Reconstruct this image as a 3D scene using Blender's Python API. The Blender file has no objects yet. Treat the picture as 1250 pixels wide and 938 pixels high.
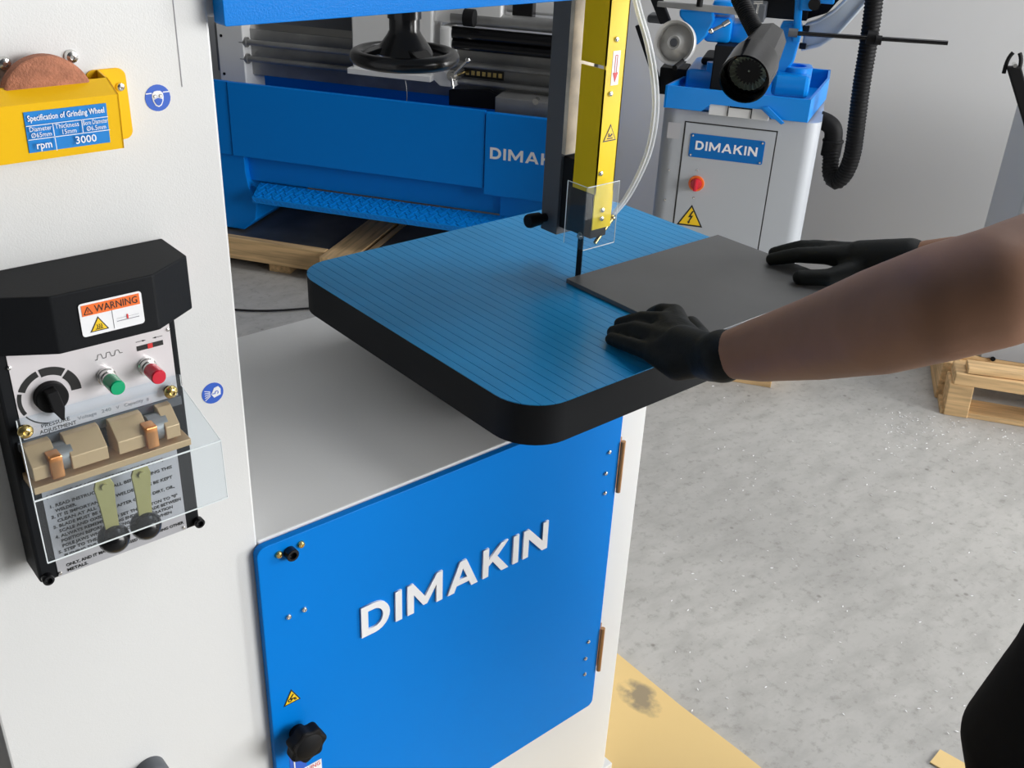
import bpy, bmesh, math, random
from mathutils import Vector, Matrix
random.seed(7)
sc = bpy.context.scene
COL = sc.collection
PI = math.pi

# ------------------------------------------------------------------ camera
YAW, PITCH, ROLL, FPX = 0.719377, 0.49003781, -0.04805783, 1251.4
CAM = Vector((0, 0, 1.70))
_f = Vector((math.sin(YAW)*math.cos(PITCH), math.cos(YAW)*math.cos(PITCH), -math.sin(PITCH)))
_r = Vector((math.cos(YAW), -math.sin(YAW), 0))
_d = _f.cross(_r)
_c, _s = math.cos(ROLL), math.sin(ROLL)
CR = _c*_r + _s*_d
CD = -_s*_r + _c*_d
cam = bpy.data.cameras.new('camera')
cam.sensor_fit = 'HORIZONTAL'; cam.sensor_width = 36; cam.lens = 36*FPX/1250
cam.clip_start = 0.05
camo = bpy.data.objects.new('camera', cam); COL.objects.link(camo)
m3 = Matrix((CR, -CD, -_f)).transposed()
camo.matrix_world = Matrix.Translation(CAM) @ m3.to_4x4()
sc.camera = camo

# ------------------------------------------------------------------ light
w = bpy.data.worlds.new('world'); sc.world = w; w.use_nodes = True
wb = w.node_tree.nodes['Background']
wb.inputs[0].default_value = (0.80, 0.90, 1.0, 1); wb.inputs[1].default_value = 0.045
def area(name, loc, target, sx, sy, power, col):
    l = bpy.data.lights.new(name, 'AREA'); l.shape = 'RECTANGLE'; l.size = sx; l.size_y = sy
    l.energy = power; l.color = col
    o = bpy.data.objects.new(name, l); COL.objects.link(o); o.location = loc
    o.rotation_euler = (Vector(target)-Vector(loc)).to_track_quat('-Z', 'Z').to_euler()
    return o
area('daylight_hall_door', (5.2, -4.3, 1.7), (1.2, 1.2, 1.0), 6.0, 2.8, 575, (0.995, 1.0, 0.99))
area('added_side_fill', (6.8, -1.7, 1.8), (1.2, 0.9, 0.9), 2.4, 2.2, 400, (1.0, 0.995, 0.98))  # added fill lamp brightening the door's right edge; no window is known there
area('added_overhead_fill', (3.3, 0.6, 4.85), (3.2, 0.7, 0), 1.6, 2.6, 62, (0.97, 0.98, 1.0))  # added overhead lamp lifting the floor and upper wall; the roof has no opening
sc.view_settings.view_transform = 'Standard'; sc.view_settings.look = 'None'
sc.view_settings.exposure = 0.37; sc.view_settings.gamma = 1.0
sc.view_settings.use_curve_mapping = False

# ------------------------------------------------------------------ pixel helpers (direction from pixel, distance from a known plane)
UB = Vector((.5519, -.8339, 0)); VB = Vector((.8339, .5519, 0)); ANG_B = math.atan2(-.8339, .5519)
def ray(px, py): return CR*((px-625)/FPX) + CD*((py-469)/FPX) + _f
def FY(px, py, y):
    r = ray(px, py); return CAM + r*(y/r.y)
def FX(px, py, x):
    r = ray(px, py); return CAM + r*(x/r.x)
def FZ(px, py, z):
    r = ray(px, py); return CAM + r*((z-1.70)/r.z)
def FD(px, py, d): return CAM + ray(px, py)*d
def tob(p): return Vector((p.dot(UB), p.dot(VB), p.z))
def FB(px, py, b):
    r = ray(px, py); return tob(CAM + r*(b/r.dot(VB)))
def FBZ(px, py, z): return tob(FZ(px, py, z))

# ------------------------------------------------------------------ materials
def _nodes(name):
    m = bpy.data.materials.new(name); m.use_nodes = True
    return m, m.node_tree.nodes, m.node_tree.links, m.node_tree.nodes['Principled BSDF']
def mat(name, col, rough=0.5, metal=0.0, bump=0, bscale=200, var=0, vscale=6, spec=None, coat=0, trans=0, ior=1.45, emit=0, bdist=0.001):
    m, n, l, p = _nodes(name)
    p.inputs['Base Color'].default_value = (*col, 1)
    p.inputs['Roughness'].default_value = rough; p.inputs['Metallic'].default_value = metal
    if spec is not None: p.inputs['Specular IOR Level'].default_value = spec
    if coat: p.inputs['Coat Weight'].default_value = coat; p.inputs['Coat Roughness'].default_value = 0.1
    if trans: p.inputs['Transmission Weight'].default_value = trans; p.inputs['IOR'].default_value = ior
    if emit: p.inputs['Emission Color'].default_value = (*col, 1); p.inputs['Emission Strength'].default_value = emit
    tc = n.new('ShaderNodeTexCoord')
    if var:
        t = n.new('ShaderNodeTexNoise'); t.inputs['Scale'].default_value = vscale; t.inputs['Detail'].default_value = 6
        l.new(tc.outputs['Object'], t.inputs['Vector'])
        r = n.new('ShaderNodeValToRGB'); r.color_ramp.elements[0].position = .3; r.color_ramp.elements[1].position = .7
        r.color_ramp.elements[0].color = (*[c*(1-var) for c in col], 1)
        r.color_ramp.elements[1].color = (*[min(1, c*(1+var)) for c in col], 1)
        l.new(t.outputs['Fac'], r.inputs[0]); l.new(r.outputs[0], p.inputs['Base Color'])
    if bump:
        t = n.new('ShaderNodeTexNoise'); t.inputs['Scale'].default_value = bscale; t.inputs['Detail'].default_value = 2
        l.new(tc.outputs['Object'], t.inputs['Vector'])
        b = n.new('ShaderNodeBump'); b.inputs['Strength'].default_value = bump; b.inputs['Distance'].default_value = bdist
        l.new(t.outputs['Fac'], b.inputs['Height']); l.new(b.outputs[0], p.inputs['Normal'])
    return m
def wood_mat(name, col, axis=0):
    m, n, l, p = _nodes(name)
    tc = n.new('ShaderNodeTexCoord'); mp = n.new('ShaderNodeMapping')
    s = [60, 60, 60]; s[axis] = 4; mp.inputs['Scale'].default_value = s
    l.new(tc.outputs['Object'], mp.inputs[0])
    t = n.new('ShaderNodeTexNoise'); t.inputs['Scale'].default_value = 1; t.inputs['Detail'].default_value = 6
    l.new(mp.outputs[0], t.inputs['Vector'])
    r = n.new('ShaderNodeValToRGB'); e = r.color_ramp.elements
    e[0].position = .3; e[0].color = (*[c*.55 for c in col], 1); e[1].position = .62; e[1].color = (*col, 1)
    l.new(t.outputs['Fac'], r.inputs[0]); l.new(r.outputs[0], p.inputs['Base Color'])
    p.inputs['Roughness'].default_value = .8
    b = n.new('ShaderNodeBump'); b.inputs['Strength'].default_value = .4; b.inputs['Distance'].default_value = .003
    l.new(t.outputs['Fac'], b.inputs['Height']); l.new(b.outputs[0], p.inputs['Normal'])
    return m
def clear_mat(name, alpha=0.1, tint=(.95, .98, 1), rough=.03):
    m, n, l, p = _nodes(name)
    out = n['Material Output']
    tr = n.new('ShaderNodeBsdfTransparent'); tr.inputs[0].default_value = (*tint, 1)
    gl = n.new('ShaderNodeBsdfGlossy'); gl.inputs['Roughness'].default_value = rough
    lw = n.new('ShaderNodeLayerWeight'); lw.inputs[0].default_value = .5
    pw = n.new('ShaderNodeMath'); pw.operation = 'POWER'; pw.inputs[1].default_value = 4; l.new(lw.outputs['Facing'], pw.inputs[0])
    fr = n.new('ShaderNodeMath'); fr.operation = 'MULTIPLY_ADD'; fr.inputs[1].default_value = .6; fr.inputs[2].default_value = .03; l.new(pw.outputs[0], fr.inputs[0])
    mx = n.new('ShaderNodeMixShader'); l.new(fr.outputs[0], mx.inputs[0]); l.new(tr.outputs[0], mx.inputs[1]); l.new(gl.outputs[0], mx.inputs[2])
    df = n.new('ShaderNodeBsdfDiffuse'); df.inputs[0].default_value = (.9, .92, .95, 1)
    m2 = n.new('ShaderNodeMixShader'); m2.inputs[0].default_value = alpha
    l.new(mx.outputs[0], m2.inputs[1]); l.new(df.outputs[0], m2.inputs[2]); l.new(m2.outputs[0], out.inputs[0])
    return m
BLUE = (0.001, 0.205, 0.70)
MT = dict(
    white=mat('white_textured_paint', (.76, .76, .755), .42, bump=.12, bscale=650, bdist=.001),
    greypaint=mat('grey_paint', (.46, .485, .52), .38, bump=.06, bscale=300),
    blue=mat('blue_door_paint', BLUE, .36, bump=.05, bscale=350, spec=.09),
    bluetex=mat('blue_textured_paint', BLUE, .3, bump=.22, bscale=600, bdist=.001, spec=.14),
    lblue=mat('blue_machine_paint', (0.001, .22, .76), .36, bump=.05, bscale=200, spec=.15),
    dblue=mat('blue_cast_paint', (0.002, .25, .78), .3, bump=.08, bscale=90, spec=.35),
    tblue=mat('blue_table_coating', (0.006, .27, .60), .30, bump=.03, bscale=120, var=.10, vscale=7, spec=.42),
    black=mat('black_paint', (.010, .011, .013), .55, bump=.08, bscale=400, spec=.14),
    blackgloss=mat('black_plastic', (.007, .007, .008), .22, spec=.4),
    lampblack=mat('lamp_black', (.006, .006, .007), .14, spec=.3),
    blackmat=mat('black_rubber', (.009, .009, .010), .6, spec=.16),
    darkgrey=mat('dark_grey_paint', (.10, .107, .12), .45, bump=.1, bscale=300, spec=.3),
    steel=mat('bare_steel', (.55, .53, .50), .32, 1, bump=.05, bscale=150),
    castiron=mat('ground_iron', (.30, .30, .295), .42, .6, var=.2, vscale=8),
    alu=mat('cast_aluminium', (.58, .575, .56), .36, .4),
    chrome=mat('zinc_screw', (.75, .74, .72), .22, 1),
    brass=mat('yellow_zinc', (.72, .55, .22), .25, 1),
    hinge=mat('copper_hinge', (.55, .30, .14), .4, .8),
    copper=mat('copper', (.80, .36, .14), .3, .9),
    tan=mat('tan_brass_block', (.72, .50, .28), .34, .35),
    olive=mat('olive_strap', (.40, .36, .14), .42, .35),
    yellow=mat('yellow_paint', (.90, .52, .004), .35, bump=.06, bscale=300, spec=.25),
    lemon=mat('lemon_yellow_paint', (.95, .67, .010), .35, bump=.06, bscale=300, spec=.2),
    cream=mat('cream_bar', (.62, .56, .46), .5, var=.35, vscale=22),
    panel=mat('brushed_panel', (.78, .74, .76), .35, .25),
    sheet=mat('instruction_sheet', (.50, .50, .53), .4, .4),
    whiteprint=mat('white_print', (.90, .90, .92), .4),
    blackprint=mat('black_print', (.012, .012, .012), .5),
    greyprint=mat('grey_print', (.30, .30, .33), .5),
    redprint=mat('red_print', (.72, .03, .03), .5),
    orange=mat('orange_print', (.92, .17, .02), .5),
    yelprint=mat('yellow_print', (.95, .62, .01), .5),
    bsticker=mat('blue_sticker', (.03, .12, .60), .4),
    blabel=mat('blue_label', (.004, .23, .66), .4),
    nameblue=mat('name_plate_blue', (.001, .15, .50), .4, spec=.2),
    green=mat('green_button', (.0, .38, .16), .25),
    red=mat('red_button', (.65, .015, .04), .25),
    wheel=mat('grinding_stone', (.42, .17, .10), .9, bump=.8, bscale=500, var=.2, vscale=150),
    plate=mat('mill_scale_steel', (.115, .117, .118), .42, .3, var=.12, vscale=5),
    lens=mat('lamp_reflector', (.42, .47, .38), .25, .55),
    skin=mat('skin', (.30, .160, .100), .55, spec=.25, bump=.12, bscale=130, var=.12, vscale=14),
    cloth=mat('black_trousers', (.005, .005, .005), .9, spec=.1, bump=.3, bscale=400),
    shirt=mat('grey_shirt', (.22, .22, .23), .9, bump=.3, bscale=400),
    glove=mat('black_glove', (.006, .008, .008), .62, spec=.25, bump=.35, bscale=300),
    hair=mat('dark_hair', (.03, .02, .015), .7),
    wood=wood_mat('pallet_wood', (.78, .52, .26), 0),
    wood2=wood_mat('pallet_wood_across', (.78, .52, .26), 1),
    ply=mat('plywood', (.74, .53, .225), .6, var=.1, vscale=5, bump=.1, bscale=40),
    traygrey=mat('dark_tray', (.09, .095, .10), .5, .2, var=.45, vscale=5),
    bow=mat('grey_bow_paint', (.45, .50, .55), .3),
    acrylic=clear_mat('clear_acrylic', .015),
    acrylicedge=mat('acrylic_edge', (.85, .9, .92), .15),
    tube=clear_mat('clear_tube', .35, (.9, .92, .93), .08),
)
# plastic-looking dust sheet etc. use the table above; room surfaces get their own node trees
def concrete(name):
    m, n, l, p = _nodes(name)
    tc = n.new('ShaderNodeTexCoord')
    def noise(scale, det=8, rough=.6, stretch=None):
        t = n.new('ShaderNodeTexNoise'); t.inputs['Scale'].default_value = scale; t.inputs['Detail'].default_value = det
        t.inputs['Roughness'].default_value = rough
        if stretch:
            mp = n.new('ShaderNodeMapping'); mp.inputs['Scale'].default_value = stretch; mp.inputs['Rotation'].default_value = (0, 0, .5)
            l.new(tc.outputs['Object'], mp.inputs[0]); l.new(mp.outputs[0], t.inputs['Vector'])
        else: l.new(tc.outputs['Object'], t.inputs['Vector'])
        return t
    def ramp(src, p0, c0, p1, c1):
        r = n.new('ShaderNodeValToRGB'); e = r.color_ramp.elements
        e[0].position = p0; e[0].color = (*c0, 1); e[1].position = p1; e[1].color = (*c1, 1)
        l.new(src, r.inputs[0]); return r.outputs[0]
    def mul(a, b, f=1):
        x = n.new('ShaderNodeMix'); x.data_type = 'RGBA'; x.blend_type = 'MULTIPLY'; x.inputs[0].default_value = f
        l.new(a, x.inputs[6]); l.new(b, x.inputs[7]); return x.outputs[2]
    base = ramp(noise(1.3).outputs['Fac'], .3, (.37, .362, .345), .7, (.49, .478, .455))
    mid = ramp(noise(7, 8, .65, (1, 2.2, 1)).outputs['Fac'], .32, (.70, .70, .69), .56, (1, 1, 1))
    fine = ramp(noise(38, 6, .7).outputs['Fac'], .33, (.62, .61, .59), .47, (1, 1, 1))
    c = mul(mul(base, mid, .58), fine, .6)
    v = n.new('ShaderNodeTexVoronoi'); v.inputs['Scale'].default_value = 9; v.inputs['Randomness'].default_value = 1
    l.new(tc.outputs['Object'], v.inputs['Vector'])
    c = mul(c, ramp(v.outputs['Distance'], .03, (.35, .33, .31), .07, (1, 1, 1)), .6)
    l.new(c, p.inputs['Base Color']); p.inputs['Roughness'].default_value = .55
    b = n.new('ShaderNodeBump'); b.inputs['Strength'].default_value = .15; b.inputs['Distance'].default_value = .004
    l.new(noise(30).outputs['Fac'], b.inputs['Height']); l.new(b.outputs[0], p.inputs['Normal'])
    return m
MT['concrete'] = concrete('concrete_floor')
MT['wall'] = mat('painted_wall', (.57, .565, .56), .45, var=.03, vscale=1.0)
MT['sidewall'] = mat('dark_cladding', (.16, .165, .17), .7, var=.1, vscale=3)
MT['ceil'] = mat('ceiling_sheet', (.13, .135, .14), .8)

# ------------------------------------------------------------------ mesh builder
class MB:
    def __init__(s): s.bm = bmesh.new()
    def _mv(s, vs, M):
        for v in vs: v.co = M @ v.co
    def box(s, x0, x1, y0, y1, z0, z1, bev=0, seg=2):
        b = bmesh.new(); bmesh.ops.create_cube(b, size=1)
        for v in b.verts:
            v.co = Vector(((x0+x1)/2 + v.co.x*(x1-x0), (y0+y1)/2 + v.co.y*(y1-y0), (z0+z1)/2 + v.co.z*(z1-z0)))
        if bev: bmesh.ops.bevel(b, geom=b.edges[:], offset=bev, segments=seg, affect='EDGES', profile=.5)
        return s._merge(b)
    def _merge(s, b, M=None):
        if M is not None:
            for v in b.verts: v.co = M @ v.co
        me = bpy.data.meshes.new('t'); b.to_mesh(me); b.free(); s.bm.from_mesh(me); bpy.data.meshes.remove(me); return s
    def prism(s, pts, d, bev=0):
        """pts: 3-D polygon, extruded along vector d"""
        b = bmesh.new(); d = Vector(d)
        f = b.faces.new([b.verts.new(p) for p in pts])
        r = bmesh.ops.extrude_face_region(b, geom=[f])
        for v in [g for g in r['geom'] if isinstance(g, bmesh.types.BMVert)]: v.co += d
        bmesh.ops.recalc_face_normals(b, faces=b.faces[:])
        if bev: bmesh.ops.bevel(b, geom=b.edges[:], offset=bev, segments=2, affect='EDGES', profile=.5)
        return s._merge(b)
    def cone(s, p0, p1, r0, r1, seg=20, caps=True):
        p0, p1 = Vector(p0), Vector(p1); d = p1-p0
        b = bmesh.new()
        bmesh.ops.create_cone(b, cap_ends=caps, segments=seg, radius1=max(r0, 1e-5), radius2=max(r1, 1e-5), depth=d.length)
        return s._merge(b, Matrix.Translation((p0+p1)/2) @ d.to_track_quat('Z', 'Y').to_matrix().to_4x4())
    def cyl(s, p0, p1, r, seg=20): return s.cone(p0, p1, r, r, seg)
    def sphere(s, c, r, sc3=(1, 1, 1), u=16, v=10, rot=None):
        b = bmesh.new(); bmesh.ops.create_uvsphere(b, u_segments=u, v_segments=v, radius=r)
        M = Matrix.Translation(c) @ (rot.to_4x4() if rot else Matrix()) @ Matrix.Diagonal((*sc3, 1))
        return s._merge(b, M)
    def spin(s, prof, c, axis, seg=32):
        """profile of (radius, height) turned about axis through c"""
        b = bmesh.new(); rings = []
        for r, h in prof:
            if r < 1e-6: rings.append([b.verts.new((0, 0, h))])
            else: rings.append([b.verts.new((r*math.cos(2*PI*i/seg), r*math.sin(2*PI*i/seg), h)) for i in range(seg)])
        for A, B in zip(rings, rings[1:]):
            for i in range(seg):
                j = (i+1) % seg
                if len(A) == 1 and len(B) == 1: continue
                if len(A) == 1: b.faces.new((A[0], B[j], B[i]))
                elif len(B) == 1: b.faces.new((A[i], A[j], B[0]))
                else: b.faces.new((A[i], A[j], B[j], B[i]))
        bmesh.ops.recalc_face_normals(b, faces=b.faces[:])
        return s._merge(b, Matrix.Translation(c) @ Vector(axis).to_track_quat('Z', 'Y').to_matrix().to_4x4())
    def tube(s, pts, r, seg=10, smooth=0, closed=False):
        pts = [Vector(p) for p in pts]
        for _ in range(smooth):
            n = [pts[0]]
            for a, c in zip(pts, pts[1:]): n += [a*.75+c*.25, a*.25+c*.75]
            n.append(pts[-1]); pts = n
        rr = r if callable(r) else (lambda t: r)
        b = bmesh.new(); rings = []; up = None; N = len(pts)
        for i, p in enumerate(pts):
            t = (pts[min(i+1, N-1)]-pts[max(i-1, 0)]).normalized()
            if up is None: up = t.orthogonal().normalized()
            up = (up - t*up.dot(t)).normalized(); sd = t.cross(up)
            R = rr(i/(N-1))
            rings.append([b.verts.new(p + (up*math.cos(2*PI*k/seg)+sd*math.sin(2*PI*k/seg))*R) for k in range(seg)])
        for A, B in zip(rings, rings[1:]):
            for k in range(seg): b.faces.new((A[k], A[(k+1) % seg], B[(k+1) % seg], B[k]))
        b.faces.new(rings[0][::-1]); b.faces.new(rings[-1])
        bmesh.ops.recalc_face_normals(b, faces=b.faces[:])
        return s._merge(b)
    def torus(s, c, axis, R, r, seg=40, rs=12):
        b = bmesh.new(); rings = []
        for i in range(seg):
            a = 2*PI*i/seg
            rings.append([b.verts.new(((R+r*math.cos(2*PI*k/rs))*math.cos(a), (R+r*math.cos(2*PI*k/rs))*math.sin(a), r*math.sin(2*PI*k/rs))) for k in range(rs)])
        for i in range(seg):
            A, B = rings[i], rings[(i+1) % seg]
            for k in range(rs): b.faces.new((A[k], B[k], B[(k+1) % rs], A[(k+1) % rs]))
        bmesh.ops.recalc_face_normals(b, faces=b.faces[:])
        return s._merge(b, Matrix.Translation(c) @ Vector(axis).to_track_quat('Z', 'Y').to_matrix().to_4x4())
    def mesh(s, name, base=Vector((0, 0, 0)), ang=38):
        for v in s.bm.verts: v.co -= base
        lim = math.radians(ang)
        for f in s.bm.faces: f.smooth = True
        for e in s.bm.edges:
            e.smooth = len(e.link_faces) == 2 and e.calc_face_angle(0) < lim
            if e.smooth and e.calc_face_angle(0) > .15:
                a, b = (f.calc_area() for f in e.link_faces)
                if max(a, b) > 8*min(a, b): e.smooth = False
        me = bpy.data.meshes.new(name); s.bm.to_mesh(me); s.bm.free(); return me
    def build(s, name, m, parent=None, label=None, kind=None):
        base = BASE.get(parent.name, Vector((0, 0, 0))) if parent else Vector((0, 0, 0))
        me = s.mesh(name, base); return link(name, me, m, parent, label, kind, base)
BASE = {}
def link(name, me, m, parent=None, label=None, kind=None, base=None):
    o = bpy.data.objects.new(name, me); COL.objects.link(o)
    if m: me.materials.clear(); me.materials.append(MT[m] if isinstance(m, str) else m)
    if parent: o.parent = parent; BASE[o.name] = BASE.get(parent.name, Vector((0, 0, 0)))
    if label: o['label'] = label
    if kind: o['kind'] = kind
    return o
def thing(name, label, cat, base, frame='A', group=None):
    """Empty at the base of a thing; base is given in frame coordinates (A = world, B = rows along the back wall)"""
    o = bpy.data.objects.new(name, None); COL.objects.link(o)
    base = Vector(base)
    if frame == 'B':
        o.rotation_euler = (0, 0, ANG_B); o.location = UB*base.x + VB*base.y + Vector((0, 0, base.z))
    else: o.location = base
    o['label'] = label; o['category'] = cat
    if group: o['group'] = group
    BASE[o.name] = base
    return o
def tag(o, label, cat, group=None, kind=None):
    o['label'] = label; o['category'] = cat
    if group: o['group'] = group
    if kind: o['kind'] = kind
    return o
def inst(name, me, parent, loc, rot=None, m=None):
    """one of several alike pieces, sharing its mesh"""
    o = bpy.data.objects.new(name, me); COL.objects.link(o); o.parent = parent
    BASE[o.name] = BASE[parent.name]
    o.location = Vector(loc) - BASE[parent.name]
    if rot: o.rotation_euler = rot
    return o
def share(mb, name, m):
    me = mb.mesh(name); me.materials.append(MT[m]); return me

# flat print: everything lies in a plane x / z, facing -y (frame coordinates)
def flat(parent, name, m, polys, y, t=.0004, label=None):
    b = MB()
    for p in polys: b.prism([(x, y, z) for x, z in p], (0, -t, 0))
    return b.build(name, m, parent, label)
def circ(x, z, r, n=24, sx=1.0): return [(x+r*sx*math.cos(2*PI*i/n), z+r*math.sin(2*PI*i/n)) for i in range(n)]
def ring(x, z, r0, r1, a0, a1, n=16):
    o = [(x+r1*math.cos(a0+(a1-a0)*i/n), z+r1*math.sin(a0+(a1-a0)*i/n)) for i in range(n+1)]
    return o + [(x+r0*math.cos(a1+(a0-a1)*i/n), z+r0*math.sin(a1+(a0-a1)*i/n)) for i in range(n+1)]
def rrect(x0, x1, z0, z1, r, n=5):
    p = []
    for cx, cz, a in ((x1-r, z1-r, 0), (x0+r, z1-r, 90), (x0+r, z0+r, 180), (x1-r, z0+r, 270)):
        for i in range(n+1):
            t = math.radians(a+90*i/n); p.append((cx+r*math.cos(t), cz+r*math.sin(t)))
    return p
def rect(x0, x1, z0, z1): return [(x0, z0), (x1, z0), (x1, z1), (x0, z1)]
def line2(x0, z0, x1, z1, w):
    d = Vector((x1-x0, z1-z0)).normalized()*w/2; n = Vector((-d.y, d.x))
    return [(x0+n.x, z0+n.y), (x0-n.x, z0-n.y), (x1-n.x, z1-n.y), (x1+n.x, z1+n.y)]
def curve_mesh(cu):
    o = bpy.data.objects.new('t', cu); COL.objects.link(o)
    dg = bpy.context.evaluated_depsgraph_get(); dg.update()
    me = bpy.data.meshes.new_from_object(o.evaluated_get(dg)); bpy.data.objects.remove(o); bpy.data.curves.remove(cu); return me
def text(parent, name, body, m, x, y, z, size, align='LEFT', width=None, sx=1.0, lines=1.0, bold=0):
    cu = bpy.data.curves.new('t', 'FONT'); cu.body = body; cu.size = size; cu.align_x = align
    cu.resolution_u = 2; cu.extrude = .00012; cu.space_line = lines
    if bold: cu.offset = bold
    me = curve_mesh(cu)
    if width:
        xs = [v.co.x for v in me.vertices]; sx = width/(max(xs)-min(xs))
    base = BASE[parent.name]
    for v in me.vertices:
        a, b, c = v.co; v.co = Vector((x+a*sx, y-.0002-c, z+b)) - base
    return link(name, me, m, parent)
def letters_dimakin(parent, name, m, x0, x1, z0, z1, y, depth):
    w = .2
    def poly(*p): return [p]
    arc = lambda cx, r0x, r0y, n=12: [(cx+r0x*math.sin(PI*i/n), .5-r0y*math.cos(PI*i/n)) for i in range(n+1)]
    D = [[(0, 0)] + arc(.38, .47, .5) + [(0, 1)], ([(w, .2)] + arc(.38, .26, .3) + [(w, .8)])[::-1]]
    I = [[(0, 0), (w, 0), (w, 1), (0, 1)]]
    Mm = [[(0, 0), (w, 0), (w, .62), (.5, .12), (.62, .12), (.92, .62), (.92, 0), (1.12, 0), (1.12, 1), (.93, 1), (.56, .40), (.19, 1), (0, 1)]]
    A = [[(0, 0), (.22, 0), (.30, .2), (.72, .2), (.80, 0), (1.02, 0), (.62, 1), (.40, 1)], [(.37, .38), (.51, .74), (.65, .38)]]
    K = [[(0, 0), (w, 0), (w, .36), (.34, .47), (.66, 0), (.92, 0), (.50, .60), (.88, 1), (.62, 1), (w, .58), (w, 1), (0, 1)]]
    N = [[(0, 0), (w, 0), (w, .64), (.72, 0), (.92, 0), (.92, 1), (.72, 1), (.72, .36), (w, 1), (0, 1)]]
    seq = [(D, .85), (I, .2), (Mm, 1.12), (A, 1.02), (K, .9), (I, .2), (N, .92)]
    gap = .17; tot = sum(a for _, a in seq) + gap*6; kx = (x1-x0)/tot; kz = z1-z0; x = x0
    out = []
    for spl, wd in seq:
        cu = bpy.data.curves.new('t', 'CURVE'); cu.dimensions = '2D'; cu.fill_mode = 'BOTH'; cu.extrude = .5
        for p in spl:
            s = cu.splines.new('POLY'); s.points.add(len(p)-1); s.use_cyclic_u = True
            for q, (a, b) in zip(s.points, p): q.co = (a, b, 0, 1)
        me = curve_mesh(cu); base = BASE[parent.name]
        for v in me.vertices:
            a, b, c = v.co; v.co = Vector((x+a*kx, y-depth*(c+.5), z0+b*kz)) - base
        link(name, me, m, parent); x += (wd+gap)*kx
def screw_mesh(r, h, m='chrome'):
    b = MB(); b.spin([(r, 0), (r, h*.3), (r*.8, h*.8), (r*.35, h), (r*.3, h*.75), (0, h*.75)], (0, 0, 0), (0, -1, 0), 14)
    return share(b, 'screw', m)

# ================================================================== the hall
def struct(name, mb, m):
    o = mb.build(name, m); o['kind'] = 'structure'; return o
def Bw(a, b, z): return UB*a + VB*b + Vector((0, 0, z))
WB = 4.5
mb = MB(); mb.prism([Bw(-5.5, WB+.2, 0), Bw(5.5, WB+.2, 0), Bw(5.5, -6.5, 0), Bw(-5.5, -6.5, 0)], (0, 0, -.1)); struct('floor', mb, 'concrete')
mb = MB(); mb.prism([Bw(-5.5, WB, 0), Bw(5.5, WB, 0), Bw(5.5, WB, 5), Bw(-5.5, WB, 5)], VB*.15); struct('wall_back', mb, 'wall')
mb = MB(); mb.prism([Bw(-5.5, WB, 0), Bw(-5.5, -6.5, 0), Bw(-5.5, -6.5, 5), Bw(-5.5, WB, 5)], -UB*.15); struct('wall_left', mb, 'sidewall')
mb = MB(); mb.prism([Bw(-5.5, WB, 5), Bw(5.5, WB, 5), Bw(5.5, -6.5, 5), Bw(-5.5, -6.5, 5)], (0, 0, .1)); struct('ceiling', mb, 'ceil')

# ================================================================== vertical bandsaw
Y0 = .97; ZT = 1.0695
saw = thing('vertical_bandsaw', 'white and blue vertical bandsaw with tilted-view blue grooved table and black welder box', 'bandsaw', (.65, 1.2, .012))
saw['label'] = 'large white vertical bandsaw with blue doors, blue grooved table and blade welder on its column'
scr = screw_mesh(.0042, .003); scr_b = screw_mesh(.0052, .004, 'brass'); scr_d = screw_mesh(.0040, .003, 'chrome')

# column
mb = MB(); mb.box(.122, .443, Y0, 1.515, .012, 2.35, .003); column = mb.build('column', 'white', saw)
s_ = FY(222, 106, Y0)
mb = MB(); mb.box(.4088, .4096, Y0-.0004, Y0, 1.474, 2.3); mb.build('panel_seam', 'greyprint', column)
# lower cabinet and front frame
mb = MB(); mb.box(.443, 1.149, Y0, 1.512, .012, .917, .002); cab = mb.build('lower_cabinet', 'white', saw)
mb = MB(); mb.box(.10, 1.17, Y0-.004, 1.53, .012, .030, .002); mb.build('base_flange', 'white', saw)
# upper wheel housing
mb = MB(); mb.box(.443, 1.16, Y0+.004, 1.40, 1.535, 2.35, .003); uph = mb.build('upper_housing', 'white', saw)
zl = FY(265, 33.6, Y0-.024).z
mb = MB(); mb.prism([(x, Y0-.002, z) for x, z in rrect(.4470, 1.13, zl, 2.3, .003)], (0, -.022, 0), .0008); upd = mb.build('upper_door', 'bluetex', saw)

# lower door
DY = Y0-.012
zdt = 1.70-.811*.97; zdb = FY(719, 862, DY).z
mb = MB(); mb.prism([(x, Y0-.001, z) for x, z in rrect(.435, 1.080, zdb, zdt, .012)], (0, -.011, 0), .0012)
door = mb.build('lower_door', 'blue', saw)
dl, dr = FY(440.5, 778.5, DY), FY(666, 671, DY); dt = FY(440, 742, DY)
letters_dimakin(door, 'letter', 'whiteprint', dl.x, dr.x, dl.z, dt.z, DY, .003)
def at_door(px, py, y=DY): return FY(px, py, y)
for px, py in ((340, 677), (367, 664.5)): inst('screw', scr_b, door, at_door(px, py))
for px, py in ((352, 753), (371, 744)): inst('screw', scr, door, at_door(px, py))
p = at_door(353, 674)
mb = MB(); mb.spin([(.0085, 0), (.0085, .010), (.0078, .0108), (.005, .0108), (.0045, .006), (0, .006)], p, (0, -1, 0), 24); mb.build('lock_bolt', 'blackgloss', door)
for pts in (((743.5, 552), (739, 578), (738, 602)), ((718, 783.5), (714.5, 804), (713.5, 823))):
    for q in pts: inst('screw', scr_d, door, at_door(*q))
for (x0, y0), (x1, y1) in (((754, 541), (747, 603)), ((727.5, 771), (722.5, 822))):
    a, b = FY(x0, y0, DY), FY(x1, y1, DY); xx = 1.0815
    mb = MB(); mb.cyl((xx+.003, DY-.002, a.z), (xx+.003, DY-.002, b.z), .0042, 14)
    mb.box(xx+.001, xx+.011, DY+.009, DY+.012, b.z, a.z); mb.build('hinge', 'hinge', door)
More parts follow.
